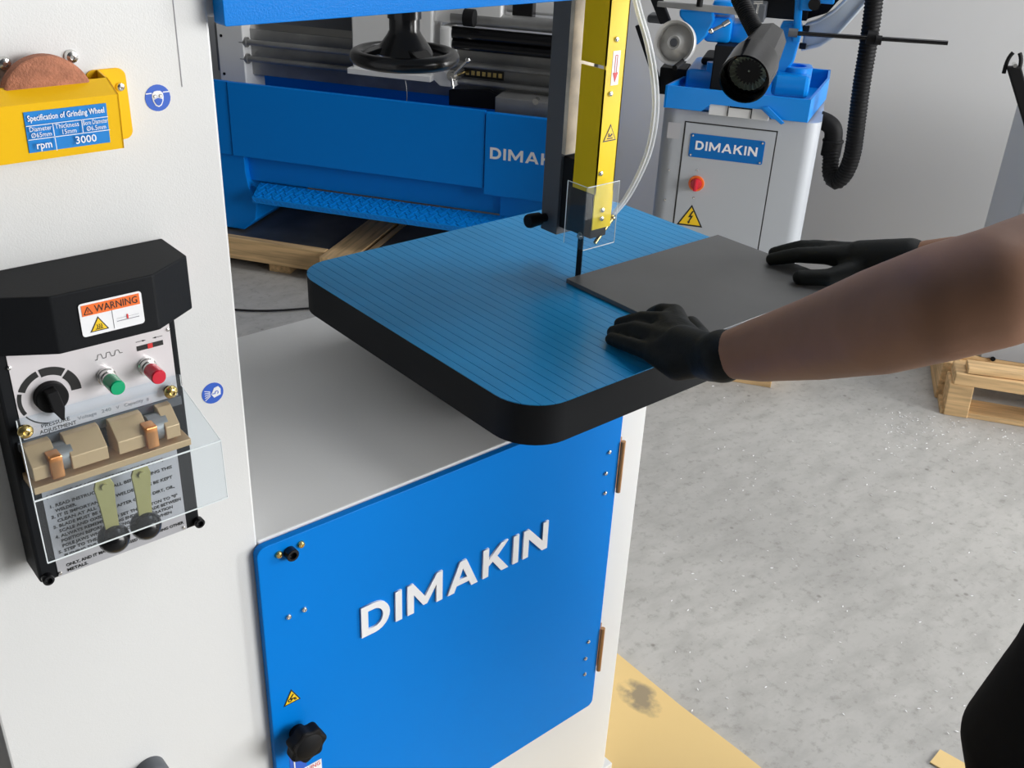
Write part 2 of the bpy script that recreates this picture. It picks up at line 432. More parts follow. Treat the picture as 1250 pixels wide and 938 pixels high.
def tri(x, z, h, wd): return [(x-wd/2, z), (x+wd/2, z), (x, z+h)]
def warn_tri(parent, x, y, z, h, wd, mark):
    flat(parent, 'warning_sticker', 'blackprint', [tri(x, z, h, wd)], y)
    k = .80; flat(parent, 'warning_sticker_face', 'yelprint', [tri(x, z+h*.075, h*k, wd*k)], y-.0004)
    if mark == 'bolt':
        u = h
        P = [(x+.05*u, z+.72*u), (x-.11*u, z+.40*u), (x-.005*u, z+.42*u), (x-.08*u, z+.20*u), (x-.12*u, z+.22*u), (x-.07*u, z+.10*u), (x+.02*u, z+.20*u), (x-.02*u, z+.21*u), (x+.12*u, z+.51*u), (x+.01*u, z+.49*u), (x+.12*u, z+.72*u)]
        flat(parent, 'lightning_mark', 'blackprint', [P], y-.0008)
    elif mark == 'heat':
        for i in (-1, 0, 1):
            xx = x+i*.13*h
            flat(parent, 'heat_mark', 'blackprint', [line2(xx, z+.2*h, xx+.05*h, z+.34*h, .035*h), line2(xx+.05*h, z+.34*h, xx, z+.48*h, .035*h)], y-.0008)
        flat(parent, 'heat_mark', 'blackprint', [rect(x-.25*h, x+.25*h, z+.14*h, z+.18*h)], y-.0008)
    elif mark == 'pulley':
        flat(parent, 'belt_mark', 'blackprint', [ring(x-.12*h, z+.28*h, .07*h, .13*h, 0, 2*PI*.999), ring(x+.2*h, z+.22*h, .03*h, .07*h, 0, 2*PI*.999),
             line2(x-.1*h, z+.40*h, x+.1*h, z+.62*h, .07*h), line2(x-.1*h, z+.34*h, x+.2*h, z+.30*h, .08*h)], y-.0008)
    elif mark == 'hand':
        flat(parent, 'hand_mark', 'blackprint', [rect(x-.22*h, x+.22*h, z+.14*h, z+.2*h), rect(x-.14*h, x+.1*h, z+.26*h, z+.36*h), circ(x+.12*h, z+.38*h, .06*h), circ(x-.1*h, z+.42*h, .05*h)], y-.0008)
a = at_door(346, 863.5); b = at_door(367, 853); t_ = at_door(355.5, 843.5)
warn_tri(door, (a.x+b.x)/2, DY, (a.z+b.z)/2, .025, b.x-a.x, 'pulley')
# door knob
kc = at_door(362, 893); kx, kz = kc.x+.000, kc.z
mb = MB()
pts = []
for i in range(70):
    t = 2*PI*i/70; r = .0262+.0022*math.cos(7*t); pts.append((kx+r*math.cos(t), kz+r*math.sin(t)))
mb.prism([(x, DY-.016, z) for x, z in pts], (0, -.020, 0), .003)
mb.cone((kx, DY, kz), (kx, DY-.017, kz), .012, .017, 24)
mb.spin([(.02, 0), (.015, .003), (0, .004)], (kx, DY-.036, kz), (0, -1, 0), 24)
knob = mb.build('door_knob', 'blackmat', door, 'black lobed plastic knob')
# stickers under the knob
q0 = at_door(353, 925)
flat(door, 'notice_sticker', 'bsticker', [rect(q0.x, q0.x+.026, q0.z-.045, q0.z+.004)], DY)
flat(door, 'notice_mark', 'whiteprint', [rect(q0.x+.006, q0.x+.008, q0.z-.03, q0.z-.004), rect(q0.x+.008, q0.x+.011, q0.z-.008, q0.z-.005), rect(q0.x+.011, q0.x+.013, q0.z-.014, q0.z-.005), rect(q0.x+.015, q0.x+.023, q0.z-.003, q0.z-.0005)], DY-.0005)
q1 = at_door(392, 926)
flat(door, 'danger_sticker', 'whiteprint', [rect(q1.x-.048, q1.x, q1.z-.045, q1.z)], DY-.0004)
text(door, 'danger_text', 'WARNING', 'redprint', q1.x-.0455, DY-.0009, q1.z-.0095, .011, width=.043)

# round disc at the foot of the column
q = FY(190, 952, Y0-.02)
mb = MB(); mb.spin([(.020, 0), (.020, .016), (.017, .02), (0, .02)], (q.x, Y0, q.z), (0, -1, 0), 28); mb.build('adjusting_knob', 'darkgrey', saw)

# round stickers on the column
q = FY(192.5, 119.5, Y0); r = .0125
flat(column, 'goggles_sticker', 'bsticker', [circ(q.x, q.z, r)], Y0)
hd = [(0, .0068), (.003, .0064), (.0052, .0042), (.0056, .001), (.0050, -.003), (.0030, -.0070), (0, -.0086), (-.0030, -.0070), (-.0050, -.003), (-.0056, .001), (-.0052, .0042), (-.003, .0064)]
flat(column, 'goggles_mark', 'whiteprint', [[(q.x+x, q.z+z) for x, z in hd]], Y0-.0004)
flat(column, 'goggles_strap', 'whiteprint', [rect(q.x-.0112, q.x-.0056, q.z+.0044, q.z+.0054), rect(q.x+.0056, q.x+.0112, q.z+.0044, q.z+.0054)], Y0-.0004)
mk = [(-.0040, -.0012), (0, .0002), (.0040, -.0012), (.0036, -.0035), (.0020, -.0062), (0, -.0072), (-.0020, -.0062), (-.0036, -.0035)]
flat(column, 'goggles_mask', 'bsticker', [[(q.x+x, q.z+z) for x, z in mk]], Y0-.0009)
for sg in (-1, 1): flat(column, 'goggles_lens', 'greyprint', [circ(q.x+sg*.0027, q.z+.0017, .0018, 14)], Y0-.0009); flat(column, 'goggles_glass', 'whiteprint', [circ(q.x+sg*.0027, q.z+.0017, .0013, 14)], Y0-.0014)
q = FY(259.5, 480, Y0); r = .0128
flat(column, 'face_shield_sticker', 'bsticker', [circ(q.x, q.z, r)], Y0)
flat(column, 'face_shield_mark', 'whiteprint', [[(q.x-.002, q.z-.001), (q.x+.002, q.z+.006), (q.x+.007, q.z+.007), (q.x+.0095, q.z+.003), (q.x+.009, q.z-.004), (q.x+.001, q.z-.006)]] +
     [line2(q.x-.0095, q.z+zz, q.x-.0030, q.z+zz*.45+.0005, .0008) for zz in (.005, .002, -.001, -.004, -.007)], Y0-.0004)
flat(column, 'face_shield_line', 'bsticker', [ring(q.x+.0045, q.z, .0014, .0021, -1.2, 3.4), line2(q.x-.001, q.z-.0005, q.x+.003, q.z-.0012, .0008)], Y0-.0008)

# ---- grinder guard on the column
gy = .925
g_bl = FY(8.5, 199.5, gy+.004); g_br = FY(152.5, 182, gy+.004)
cl = FY(0, 131, gy); cr_ = FY(144, 115, gy)            # crease
tl = FY(0, 104, gy+.022); tr_ = FY(141, 93.5, gy+.022)  # top lip
GX0, GX1 = g_bl.x+.001, (g_br.x+cr_.x)/2
zb, zc, zt = (g_bl.z+g_br.z)/2, cr_.z, tr_.z
grd = None
mb = MB()
T = .0016
prof = [(Y0-.001, zb), (gy+.004, zb), (gy, zc), (gy+.022, zt), (gy+.022+T, zt-.001), (gy+T, zc-.0008), (gy+.004+T, zb+T), (Y0-.001, zb+T)]
mb.prism([(GX0-.016, y, z) for y, z in prof], (GX1-GX0+.016, 0, 0))
for xx in (GX0-.016, GX1-T): mb.prism([(xx, Y0-.001, zb), (xx, gy+.004, zb), (xx, gy, zc), (xx, gy+.022, zt), (xx, Y0-.001, zt+.003)], (T, 0, 0))
grd = mb.build('grinder_guard', 'yellow', saw, 'yellow folded sheet guard with blue specification label')
f0, f1 = GX1-.004, FY(160, 150, Y0).x
mb = MB(); mb.prism([(x, Y0, z) for x, z in rrect(f0-.008, f1, FY(153, 169, Y0).z, FY(147, 82, Y0).z, .008)], (0, -.002, 0)); mb.build('mounting_flange', 'yellow', grd)
inst('screw', scr, grd, FY(146.5, 106, Y0-.002))
wc = FY(60, 123, .948); WR = .0385
mb = MB(); mb.spin([(.008, 0), (WR-.002, 0), (WR, .0015), (WR, .0135), (WR-.002, .015), (.008, .015)], (wc.x, .958, wc.z), (0, -1, 0), 56); mb.build('grinding_wheel', 'wheel', saw, 'brown red abrasive wheel')
bigscr = screw_mesh(.0062, .005)
for px, py in ((4.5, 77.5), (86.5, 69)): inst('screw', bigscr, saw, FY(px, py, Y0))
# spec label
L0 = FY(27.6, 136.8, gy+.0008); L1 = FY(128.4, 126, gy+.0008); L2 = FY(36, 187.2, gy+.003); L3 = FY(135, 173.3, gy+.003)
lx0, lx1, lz0, lz1 = (L0.x+L2.x)/2, (L1.x+L3.x)/2, (L2.z+L3.z)/2, (L0.z+L1.z)/2
def gyz(z): return gy+.004*(zc-z)/(zc-zb)
ly = gyz(lz1)-.0012
mb = MB(); mb.prism([(lx0, gyz(lz0), lz0), (lx1, gyz(lz0), lz0), (lx1, gyz(lz1), lz1), (lx0, gyz(lz1), lz1)], (0, -.0008, 0)); mb.build('spec_label', 'blabel', grd)
LW, LH = lx1-lx0, lz1-lz0
z1_ = lz1-LH*.33; z2_ = lz1-LH*.66
flat(grd, 'label_rule', 'whiteprint', [rect(lx0, lx1, z1_-.0003, z1_+.0003), rect(lx0, lx1, z2_-.0003, z2_+.0003), rect(lx0+LW*.31, lx0+LW*.31+.0006, lz0, z1_), rect(lx0+LW*.66, lx0+LW*.66+.0006, z2_, z1_)], ly)
text(grd, 'label_text', 'Specification of Grinding Wheel', 'whiteprint', lx0+LW*.03, ly, lz1-LH*.22, LH*.20, width=LW*.93, bold=.0001)
text(grd, 'label_text', 'Diameter', 'whiteprint', lx0+LW*.03, ly, z1_-LH*.14, LH*.165, width=LW*.26)
text(grd, 'label_text', '\u00d865mm', 'whiteprint', lx0+LW*.04, ly, z1_-LH*.29, LH*.165, width=LW*.24)
text(grd, 'label_text', 'Thickness', 'whiteprint', lx0+LW*.335, ly, z1_-LH*.14, LH*.165, width=LW*.29)
text(grd, 'label_text', '15mm', 'whiteprint', lx0+LW*.40, ly, z1_-LH*.29, LH*.165, width=LW*.17)
text(grd, 'label_text', 'Bore Diameter', 'whiteprint', lx0+LW*.675, ly, z1_-LH*.14, LH*.165, width=LW*.31)
text(grd, 'label_text', '\u00d86.5mm', 'whiteprint', lx0+LW*.71, ly, z1_-LH*.29, LH*.165, width=LW*.24)
text(grd, 'label_text', 'rpm', 'whiteprint', lx0+LW*.08, ly, lz0+LH*.10, LH*.26, width=LW*.18, bold=.0001)
text(grd, 'label_text', '3000', 'whiteprint', lx0+LW*.55, ly, lz0+LH*.10, LH*.26, width=LW*.26, bold=.0001)

# ---- blade welder on the column
HZ = 1.328
PY = .925                       # face of the welder body
mb = MB(); mb.box(.184, .357, PY, Y0, 1.006, 1.29, .003); wel = mb.build('blade_welder', 'black', saw, 'black blade welder with control panel and clear guard')
mb = MB(); mb.prism([(.186, Y0, 1.2715), (.186, .910, 1.2715), (.232, .884, 1.2715), (.325, .883, 1.2715), (.371, .912, 1.2715), (.371, Y0, 1.2715)], (0, 0, HZ-1.2715), .0015); mb.build('hood', 'black', wel)
mb = MB(); mb.box(.371, .375, .935, .953, 1.293, 1.31, .0008); mb.build('side_button', 'red', wel)
# warning sticker on the hood
hy = .8829
A_, B_, C_ = FY(95, 373, hy), FY(172, 354, hy), FY(176.5, 394.5, hy); D_ = FY(101, 412, hy)
x0, x1, z0, z1 = (A_.x+D_.x)/2, (B_.x+C_.x)/2, (D_.z+C_.z)/2, (A_.z+B_.z)/2
W_, H_ = x1-x0, z1-z0
flat(wel, 'warning_plate', 'whiteprint', [rrect(x0, x1, z0, z1, .003)], hy)
flat(wel, 'warning_band', 'orange', [rect(x0+W_*.04, x1-W_*.04, z1-H_*.38, z1-H_*.06)], hy-.0004)
text(wel, 'warning_text', 'WARNING', 'blackprint', x0+W_*.24, hy-.0008, z1-H_*.32, H_*.30, width=W_*.68)
flat(wel, 'warning_mark', 'blackprint', [line2(x0+W_*.07, z1-H_*.33, x0+W_*.20, z1-H_*.33, .0006), line2(x0+W_*.07, z1-H_*.33, x0+W_*.135, z1-H_*.12, .0006), line2(x0+W_*.20, z1-H_*.33, x0+W_*.135, z1-H_*.12, .0006), rect(x0+W_*.131, x0+W_*.139, z1-H_*.28, z1-H_*.2)], hy-.0008)
flat(wel, 'warning_rule', 'greyprint', [rect(x0+W_*.5, x0+W_*.505, z0+H_*.06, z1-H_*.38)], hy-.0004)
warn_tri(wel, x0+W_*.27, hy-.0002, z0+H_*.10, H_*.44, W_*.30, 'heat')
flat(wel, 'weld_mark', 'greyprint', [rect(x0+W_*.56, x0+W_*.92, z0+H_*.24, z0+H_*.26), rect(x0+W_*.56, x0+W_*.92, z0+H_*.33, z0+H_*.335)], hy-.0004)
flat(wel, 'weld_spot', 'redprint', [rect(x0+W_*.72, x0+W_*.745, z0+H_*.27, z0+H_*.4)], hy-.0006)
# control plate
P0, P1 = FY(9.6, 447, PY), FY(206.4, 400, PY); P2 = FY(31, 541, PY); P3 = FY(225, 489, PY)
px0, px1, pz1, pz0 = P0.x, P1.x, 1.268, (P2.z+P3.z)/2
flat(wel, 'control_plate', 'panel', [rect(px0, px1, pz0, pz1)], PY, .001)
cy = PY-.001
kc = FY(61, 483, cy)
segs = [(-.04, .82, .0200, .0295), (.92, 1.78, .0213, .0295), (1.86, 2.72, .0232, .0295), (2.80, 3.62, .0258, .0295), (3.70, 4.5, .0282, .0295)]
flat(wel, 'dial_scale', 'blackprint', [ring(kc.x, kc.z, r0, r1, a0, a1) for a0, a1, r0, r1 in segs], cy)
mb = MB(); mb.spin([(.0155, 0), (.0152, .007), (.0140, .008), (0, .008)], (kc.x, cy, kc.z), (0, -1, 0), 32)
ang = math.radians(-80)
dx, dz = math.cos(ang), math.sin(ang); nx, nz = -dz, dx
pp = [(kc.x-dx*.0125+nx*.0052, kc.z-dz*.0125+nz*.0052), (kc.x-dx*.0125-nx*.0052, kc.z-dz*.0125-nz*.0052), (kc.x+dx*.008-nx*.0055, kc.z+dz*.008-nz*.0055), (kc.x+dx*.020-nx*.0012, kc.z+dz*.020-nz*.0012), (kc.x+dx*.020+nx*.0012, kc.z+dz*.020+nz*.0012), (kc.x+dx*.008+nx*.0055, kc.z+dz*.008+nz*.0055)]
mb.prism([(x, cy-.006, z) for x, z in pp], (0, -.013, 0), .0012)
mb.build('pressure_dial', 'blackmat', wel)
def button(px, py, m, name):
    c = FY(px, py, cy)
    mb = MB(); mb.spin([(.0092, 0), (.0092, .003), (.0084, .0036), (.0084, .008), (.0074, .008), (.0074, .012), (0, .012)], (c.x, cy, c.z), (0, -1, 0), 24); mb.build('button_bezel', 'chrome', wel)
    mb = MB(); mb.spin([(.0070, .012), (.0076, .013), (.0076, .030), (.0068, .0318), (0, .032)], (c.x, cy, c.z), (0, -1, 0), 24); mb.build(name, m, wel)
button(129, 459, 'green', 'green_button'); button(178.5, 446.5, 'red', 'red_button')
c = FY(116, 440, cy); u = .0048
wv = [(0, 0), (.5, 0), (.8, 1), (1.5, 1), (1.8, 0), (2.5, 0), (2.8, 1), (3.5, 1), (3.8, 0), (4.5, 0), (4.8, 1), (5.5, 1), (5.8, .2), (6.4, .2)]
flat(wel, 'wave_mark', 'blackprint', [line2(c.x+a[0]*u*.88, c.z+a[1]*u, c.x+b[0]*u*.88, c.z+b[1]*u, .00045) for a, b in zip(wv, wv[1:])], cy)
c = FY(183, 422, cy)
flat(wel, 'blade_mark', 'blackprint', [rect(c.x-.0135, c.x+.0135, c.z-.0026, c.z+.0026)], cy)
flat(wel, 'weld_mark', 'redprint', [rect(c.x-.0025, c.x+.0025, c.z-.0026, c.z+.0026)], cy-.0004)
flat(wel, 'arrow_mark', 'blackprint', [line2(c.x-.0135, c.z+.0072, c.x-.004, c.z+.0072, .0004), [(c.x-.007, c.z+.0081), (c.x-.007, c.z+.0063), (c.x-.0035, c.z+.0072)], line2(c.x+.0135, c.z+.0072, c.x+.004, c.z+.0072, .0004), [(c.x+.007, c.z+.0063), (c.x+.007, c.z+.0081), (c.x+.0035, c.z+.0072)]], cy)
a = FY(50.5, 523, cy); text(wel, 'plate_text', 'PRESSURE', 'blackprint', a.x, cy, a.z, .0058, width=.0265)
a = FY(49, 530.5, cy); text(wel, 'plate_text', 'ADJUSTMENT', 'blackprint', a.x, cy, a.z, .0058, width=.0345)
a = FY(95, 513, cy); text(wel, 'plate_text', 'Voltage', 'greyprint', a.x, cy, a.z, .0052, width=.0185)
a = FY(124, 504.5, cy); text(wel, 'plate_text', '240', 'greyprint', a.x, cy, a.z, .0052, width=.0095)
a = FY(142, 500, cy); text(wel, 'plate_text', 'V', 'greyprint', a.x, cy, a.z, .0052)
a = FY(151.5, 497, cy); text(wel, 'plate_text', 'Capacity', 'greyprint', a.x, cy, a.z, .0052, width=.0195)
a = FY(179, 490, cy); text(wel, 'plate_text', '8', 'greyprint', a.x, cy, a.z, .0052)
sm = screw_mesh(.0022, .0016)
for q in ((11, 449.5), (204.5, 402.5)): inst('screw', sm, wel, FY(*q, cy))
# instruction sheet
S0, S1 = FY(52, 601, PY), FY(217, 556, PY); S2, S3 = FY(70, 705, PY), FY(227, 645, PY)
sx0, sx1 = (S0.x+S2.x)/2, (S1.x+S3.x)/2; sz1 = (S0.z+S1.z)/2+.012; sz0 = (S2.z+S3.z)/2
flat(wel, 'instruction_plate', 'sheet', [rect(sx0, sx1, sz0, sz1)], PY, .001)
LN = ['(  METHOD OF ACTION FOR WELDING THE SAW)', '', ' 1. READ INSTRUCTIONS ALL BEFORE USING THIS', '     WELDER.', ' 2. IT IS IMPORTANT THE WELDER JAWS BE KEPT',
      '     CLEAN AT ALL TIMES.', ' 3. BLADE MUST BE CLEAN AFTER GRINDS DIRT, OIL,', '     SCALE AND OXIDES.', ' 4. ALWAYS REMEMBER TO SET THE BUTTON TO "0"', '     POSITION BEFORE PUTTING ENDS OF BLADE BETWEEN',
      '     POLE JAWS WHILE HOLDING OR IN OPERATION', ' 5. STEP TO THE SIDE TO AVOID SPARKS WHEN', '     PUSHING THE BUTTON.', '', '     ONLY, AND IT MAY NOT BE USED FOR WELDING OTHER', '     METALS.']
zz = sz1-.016
for ln in LN:
    if ln.strip():
        n_ = len(ln)-len(ln.lstrip(' ')); text(wel, 'instruction_text', ln.strip(), 'blackprint', sx0+.003+n_*.0012, PY-.0012, zz, .0050, bold=.00012, width=.0030*len(ln.strip()) if len(ln.strip()) < 44 else sx1-sx0-.012)
    zz -= .0062
for q in ((73.5, 699.5), (224, 644)): inst('screw', sm, wel, FY(*q, PY-.001))
bolt = MB(); bolt.spin([(.0058, 0), (.0058, .007), (.0052, .0078), (.0034, .0078), (.003, .004), (0, .004)], (0, 0, 0), (0, -1, 0), 20); bolt = share(bolt, 'socket_bolt', 'blackgloss')
for q in ((57, 705), (241, 636)): inst('socket_bolt', bolt, wel, FY(*q, PY))
# clamping jaws
jz1 = FY(120, 535, PY-.01).z; jz0 = FY(120, 590, PY-.03).z
def jaw(xa, xb, zc_, m='tan'):
    mb = MB(); y_ = PY
    mb.prism([(xa, y_, zc_+.019), (xa, y_-.012, zc_+.019), (xa, y_-.030, zc_+.004), (xa, y_-.030, zc_-.010), (xa, y_, zc_-.014)], (xb-xa, 0, 0), .0008)
    return mb
zj = FY(105, 562, PY-.03).z+.004
for xa, xb in ((.192, .217), (.228, .263), (.273, .306), (.322, .337)):
    jaw(xa, xb, zj).build('clamp_jaw', 'tan', wel)
for xa in (.207, .300):
    mb = MB(); mb.box(xa, xa+.012, PY-.036, PY-.02, zj-.011, zj+.013, .0015); mb.build('copper_insert', 'copper', wel)
for xa in (.222, .317):
    mb = MB(); mb.cyl((xa-.008, PY-.014, zj), (xa+.010, PY-.014, zj), .014, 20); mb.build('cam_roller', 'castiron', wel)
mb = MB(); mb.box(.189, .345, PY-.034, PY, zj-.022, zj-.0145, .0006); mb.build('jaw_ledge', 'tan', wel)
mb = MB(); mb.box(.19, .352, PY-.004, PY, zj+.010, zj+.020, .0006); mb.build('jaw_rail', 'darkgrey', wel)
# handles
for (tx, ty), (bx, by) in (((124, 584), (139, 657)), ((170, 569), (178, 641))):
    a = FY(tx, ty, PY-.034); b = FY(bx, by, PY-.038)
    d = (b-a).normalized(); sd = Vector((1, 0, 0)); sd = (sd-d*sd.dot(d)).normalized(); nn = d.cross(sd)
    mb = MB()
    prof = [(-.004, .0085), (.02, .0105), (.05, .0078), (.085, .0070)]
    L = (b-a).length
    prof = [(0, .0068), (.12*L, .0098), (.45*L, .0078), (.92*L, .0066)]
    mb.prism([a+d*t+sd*wd for t, wd in prof] + [a+d*t-sd*wd for t, wd in prof[::-1]], nn*.003, .0005)
    mb.cyl(a+d*.008-nn*.004, a+d*.008+nn*.006, .0035, 12)
    h = mb.build('clamp_handle', 'olive', wel)
    mb = MB(); mb.sphere(b, .0158, u=24, v=16); mb.build('handle_ball', 'blackgloss', h if False else wel)
# clear guard
ga, gb = FY(2, 523, PY-.006), FY(232, 462, PY-.006)
ka, kb = FY(43, 611, PY-.058), FY(270, 536, PY-.058)
ba, bb = FY(55, 688, PY-.060), FY(275, 606, PY-.060)
zk, zb2, zg = (ka.z+kb.z)/2, (ba.z+bb.z)/2, (ga.z+gb.z)/2-.004
gx0, gx1 = (ka.x+ba.x)/2, (kb.x+bb.x)/2
gprof = [(PY-.005, zg+.010), (PY-.005, zg-.002), (PY-.058, zk), (PY-.060, zb2)]
mb = MB()
T = .0025
def sheetprism(mb, xa, xb, prof, T):
    for (y_a, z_a), (y_b, z_b) in zip(prof, prof[1:]):
        mb.prism([(xa, y_a, z_a), (xa, y_b, z_b), (xa, y_b-T, z_b-T*.3), (xa, y_a-T, z_a-T*.3)], (xb-xa, 0, 0))
xl_, xr_ = .192, .352
sheetprism(mb, xl_, xr_, gprof[:2], T)
b_ = MB()
y_a, z_a = gprof[1]; y_b, z_b = gprof[2]
mb.prism([(xl_, y_a, z_a), (xr_, y_a, z_a), (gx1, y_b, z_b), (gx0, y_b, z_b)], (0, -T, -T*.3))
sheetprism(mb, gx0, gx1, gprof[2:], T)
guard = mb.build('clear_guard', 'acrylic', wel, 'clear bent acrylic guard')
mb = MB()
mb.tube([(gx0, y_b-T, z_b), (gx1, y_b-T, z_b)], .0009, 6)
yb3, zb3 = gprof[3]
mb.tube([(gx0, yb3-T, zb3), (gx1, yb3-T, zb3)], .0008, 6)
mb.tube([(xl_, gprof[0][0]-T, zg+.01), (xl_, y_a-T, z_a), (gx0, y_b-T, z_b), (gx0, yb3-T, zb3)], .0006, 6)
mb.tube([(xr_, gprof[0][0]-T, zg+.01), (xr_, y_a-T, z_a), (gx1, y_b-T, z_b), (gx1, yb3-T, zb3)], .0004, 6)
mb.build('guard_edge', 'acrylicedge', wel)
brscr = MB(); brscr.spin([(.0072, 0), (.0072, .001), (.006, .003), (.003, .0042), (.0015, .003), (0, .003)], (0, 0, 0), (0, -1, 0), 20); brscr = share(brscr, 'guard_screw', 'brass')
for q in ((31, 527), (208.5, 478.5)):
    c = FY(*q, PY-.009); inst('guard_screw', brscr, wel, c)
    mb = MB(); mb.cyl((c.x, PY-.001, c.z-.001), (c.x, PY-.008, c.z-.001), .0045, 14); mb.build('guard_spacer', 'blackmat', wel)

# ---- table
TX0, TX1, TY0, TY1, TR = .743, 1.4425, .8145, 1.402, .065
TB = ZT-.060
outl = rrect(TX0, TX1, TY0, TY1, TR, 10)
mb = MB(); mb.prism([(x, y, TB) for x, y in outl], (0, 0, ZT-.0012-TB)); table = mb.build('table', 'black', saw, 'black edged table with blue grooved top')
def clip(poly, x0, x1):
    def cl(p, f):
        out = []
        for i in range(len(p)):
            a, b = p[i-1], p[i]; fa, fb = f(a), f(b)
            if (fa >= 0) != (fb >= 0):
                t = fa/(fa-fb); out.append((a[0]+(b[0]-a[0])*t, a[1]+(b[1]-a[1])*t))
            if fb >= 0: out.append(b)
        return out
    p = cl(poly, lambda q: q[0]-x0)
    return cl(p, lambda q: x1-q[0]) if p else p
pitch = .0178; mb = MB(); x = TX0-.006
while x < TX1:
    p = clip(outl, x+.00045, x+pitch-.00045)
    if len(p) > 2: mb.prism([(a, b, ZT-.0012) for a, b in p], (0, 0, .0012))
    x += pitch
mb.build('table_surface', 'tblue', table)
mb = MB(); mb.box(.93, 1.12, 1.0, 1.34, .915, TB+.001, .004); mb.build('table_trunnion', 'darkgrey', saw)

# ---- blade, guide post and guards
BX, BY = 1.104, 1.105
mb = MB(); mb.box(BX-.0005, BX+.0007, BY, BY+.011, ZT-.02, 1.19)
for i in range(58):
    z = ZT+.001+i*.002; mb.prism([(BX-.0005, BY, z), (BX-.0005, BY-.0016, z+.0003), (BX-.0005, BY, z+.0016)], (.0012, 0, 0))
mb.build('blade', 'blackmat', saw)
gY = 1.078
yl, yr = (FY(750, 0, gY).x+FY(719, 283, gY).x)/2, (FY(775, 0, gY).x+FY(740, 276, gY).x)/2
zgb = FY(730, 279.5, gY).z
mb = MB(); mb.box(yl, yr, gY, gY+.002, zgb, 1.62)
zs = FX(711, 76, yl).z; yb_ = FX(711, 75, yl).y
zlow = FY(719, 240, gY).z
yback = FX(705, 144, yl).y
mb.box(yl, yl+.002, gY, yback, zlow, zs-.0025); mb.box(yl, yl+.002, gY, yback+.001, zs+.0025, 1.62)
mb.box(yr-.002, yr, gY, yback-.01, zlow, 1.62)
bg = mb.build('blade_guard', 'lemon', saw, 'yellow channel guard in front of the blade')
for q in ((752.5, 48), (745, 114.5), (733, 212)): inst('screw', scr, bg, FY(*q, gY))
for q in ((735, 256.5), (734, 267)): inst('screw', scr, bg, FY(*q, gY))
A_, B_ = FY(749, 61, gY), FY(752.5, 104, gY)
ax = (FY(748.5, 62, gY).x+FY(758, 62, gY).x)/2; z1, z0 = FY(753, 62, gY).z, FY(749, 104, gY).z; hw = .0075
flat(bg, 'arrow_sticker', 'whiteprint', [rect(ax-hw, ax+hw, z0, z1)], gY)
flat(bg, 'arrow_mark', 'redprint', [line2(ax-.002, z1-.006, ax-.002, z0+.018, .0009), line2(ax+.002, z1-.006, ax+.002, z0+.018, .0009), line2(ax-.002, z1-.006, ax+.002, z1-.006, .0009), [(ax-.0052, z0+.018), (ax+.0052, z0+.018), (ax, z0+.004)]], gY-.0004)
c = FY(742, 173, gY); a = FY(733.5, 174.5, gY); b = FY(749.5, 171, gY); t_ = FY(743, 152, gY)
warn_tri(bg, ax+.000, gY, (a.z+b.z)/2, t_.z-a.z, (b.x-a.x)*1.0, 'hand')
# black guide block under the guard
zb0, zb1 = FX(700, 296, yl).z, zlow+.004
mb = MB(); mb.box(yl+.001, yr-.004, gY+.004, yback+.004, zgb-.016, zlow+.02, .0015)
gblk = mb.build('guide_block', 'black', saw)
c = FX(708, 288, yl+.001)
mb = MB(); mb.torus((yl+.001, c.y, c.z), (1, 0, 0), .005, .0008, 24, 6); mb.cyl((yl-.003, c.y, c.z), (yl+.002, c.y, c.z), .0035, 12); mb.build('guide_roller', 'steel', gblk)
# square post behind
pY = 1.150; pXl = FY(700, 0, pY).x
py_back = FX(676, 0, pXl).y; zpb = FX(672, 284, pXl).z
mb = MB(); mb.box(pXl, pXl+.05, pY+.004, py_back, zpb, 1.62, .001); post = mb.build('guide_post', 'darkgrey', saw, 'dark grey square guide post')
zcb = FY(691, 188, pY).z
mb = MB(); mb.box(pXl+.0005, pXl+.049, pY-.004, pY+.0045, zcb, 1.62, .0005); mb.build('post_face', 'cream', post)
mb = MB(); mb.box(pXl+.006, pXl+.045, yback+.003, pY+.006, zpb+.012, zcb-.004, .002); mb.build('guide_arm', 'black', post)
kz_ = FX(650, 262, pXl-.02).z; ky = FX(655, 262, pXl).y
kk = FX(660, 263, pXl); kd = Vector((-1, 0, 0))
mb = MB(); mb.spin([(.007, 0), (.007, .010), (.0105, .013), (.0118, .034), (.0105, .038), (0, .039)], (kk.x, min(kk.y, py_back-.01), kk.z), (-1, 0, 0), 20); mb.build('clamp_knob', 'blackmat', post)
# clear acrylic shield round the blade
sY = 1.062
c0, c1 = FY(718, 231, sY), FY(757, 219, sY); c2, c3 = FY(711, 307, sY), FY(749, 295, sY)
sxl, sxr = (c0.x+c2.x)/2, (c1.x+c3.x)/2; szt, szb = (c0.z+c1.z)/2, (c2.z+c3.z)/2
sback = FZ(690.5, 221, szt).y
mb = MB(); mb.box(sxl, sxr, sY, sY+.002, szb, szt); mb.box(sxl, sxl+.002, sY+.002, sback, szb-.001, szt)
shd = mb.build('blade_shield', 'acrylic', saw, 'clear acrylic finger shield')
mb = MB()
for a, b in (((sxl, sY, szt), (sxr, sY, szt)), ((sxl, sY, szb), (sxr, sY, szb)), ((sxl, sY, szt), (sxl, sback, szt)), ((sxl, sback, szt), (sxl, sback, szb)), ((sxr, sY, szt), (sxr, sY, szb))):
    mb.tube([a, b], .0007, 6)
mb.build('shield_edge', 'acrylicedge', shd)
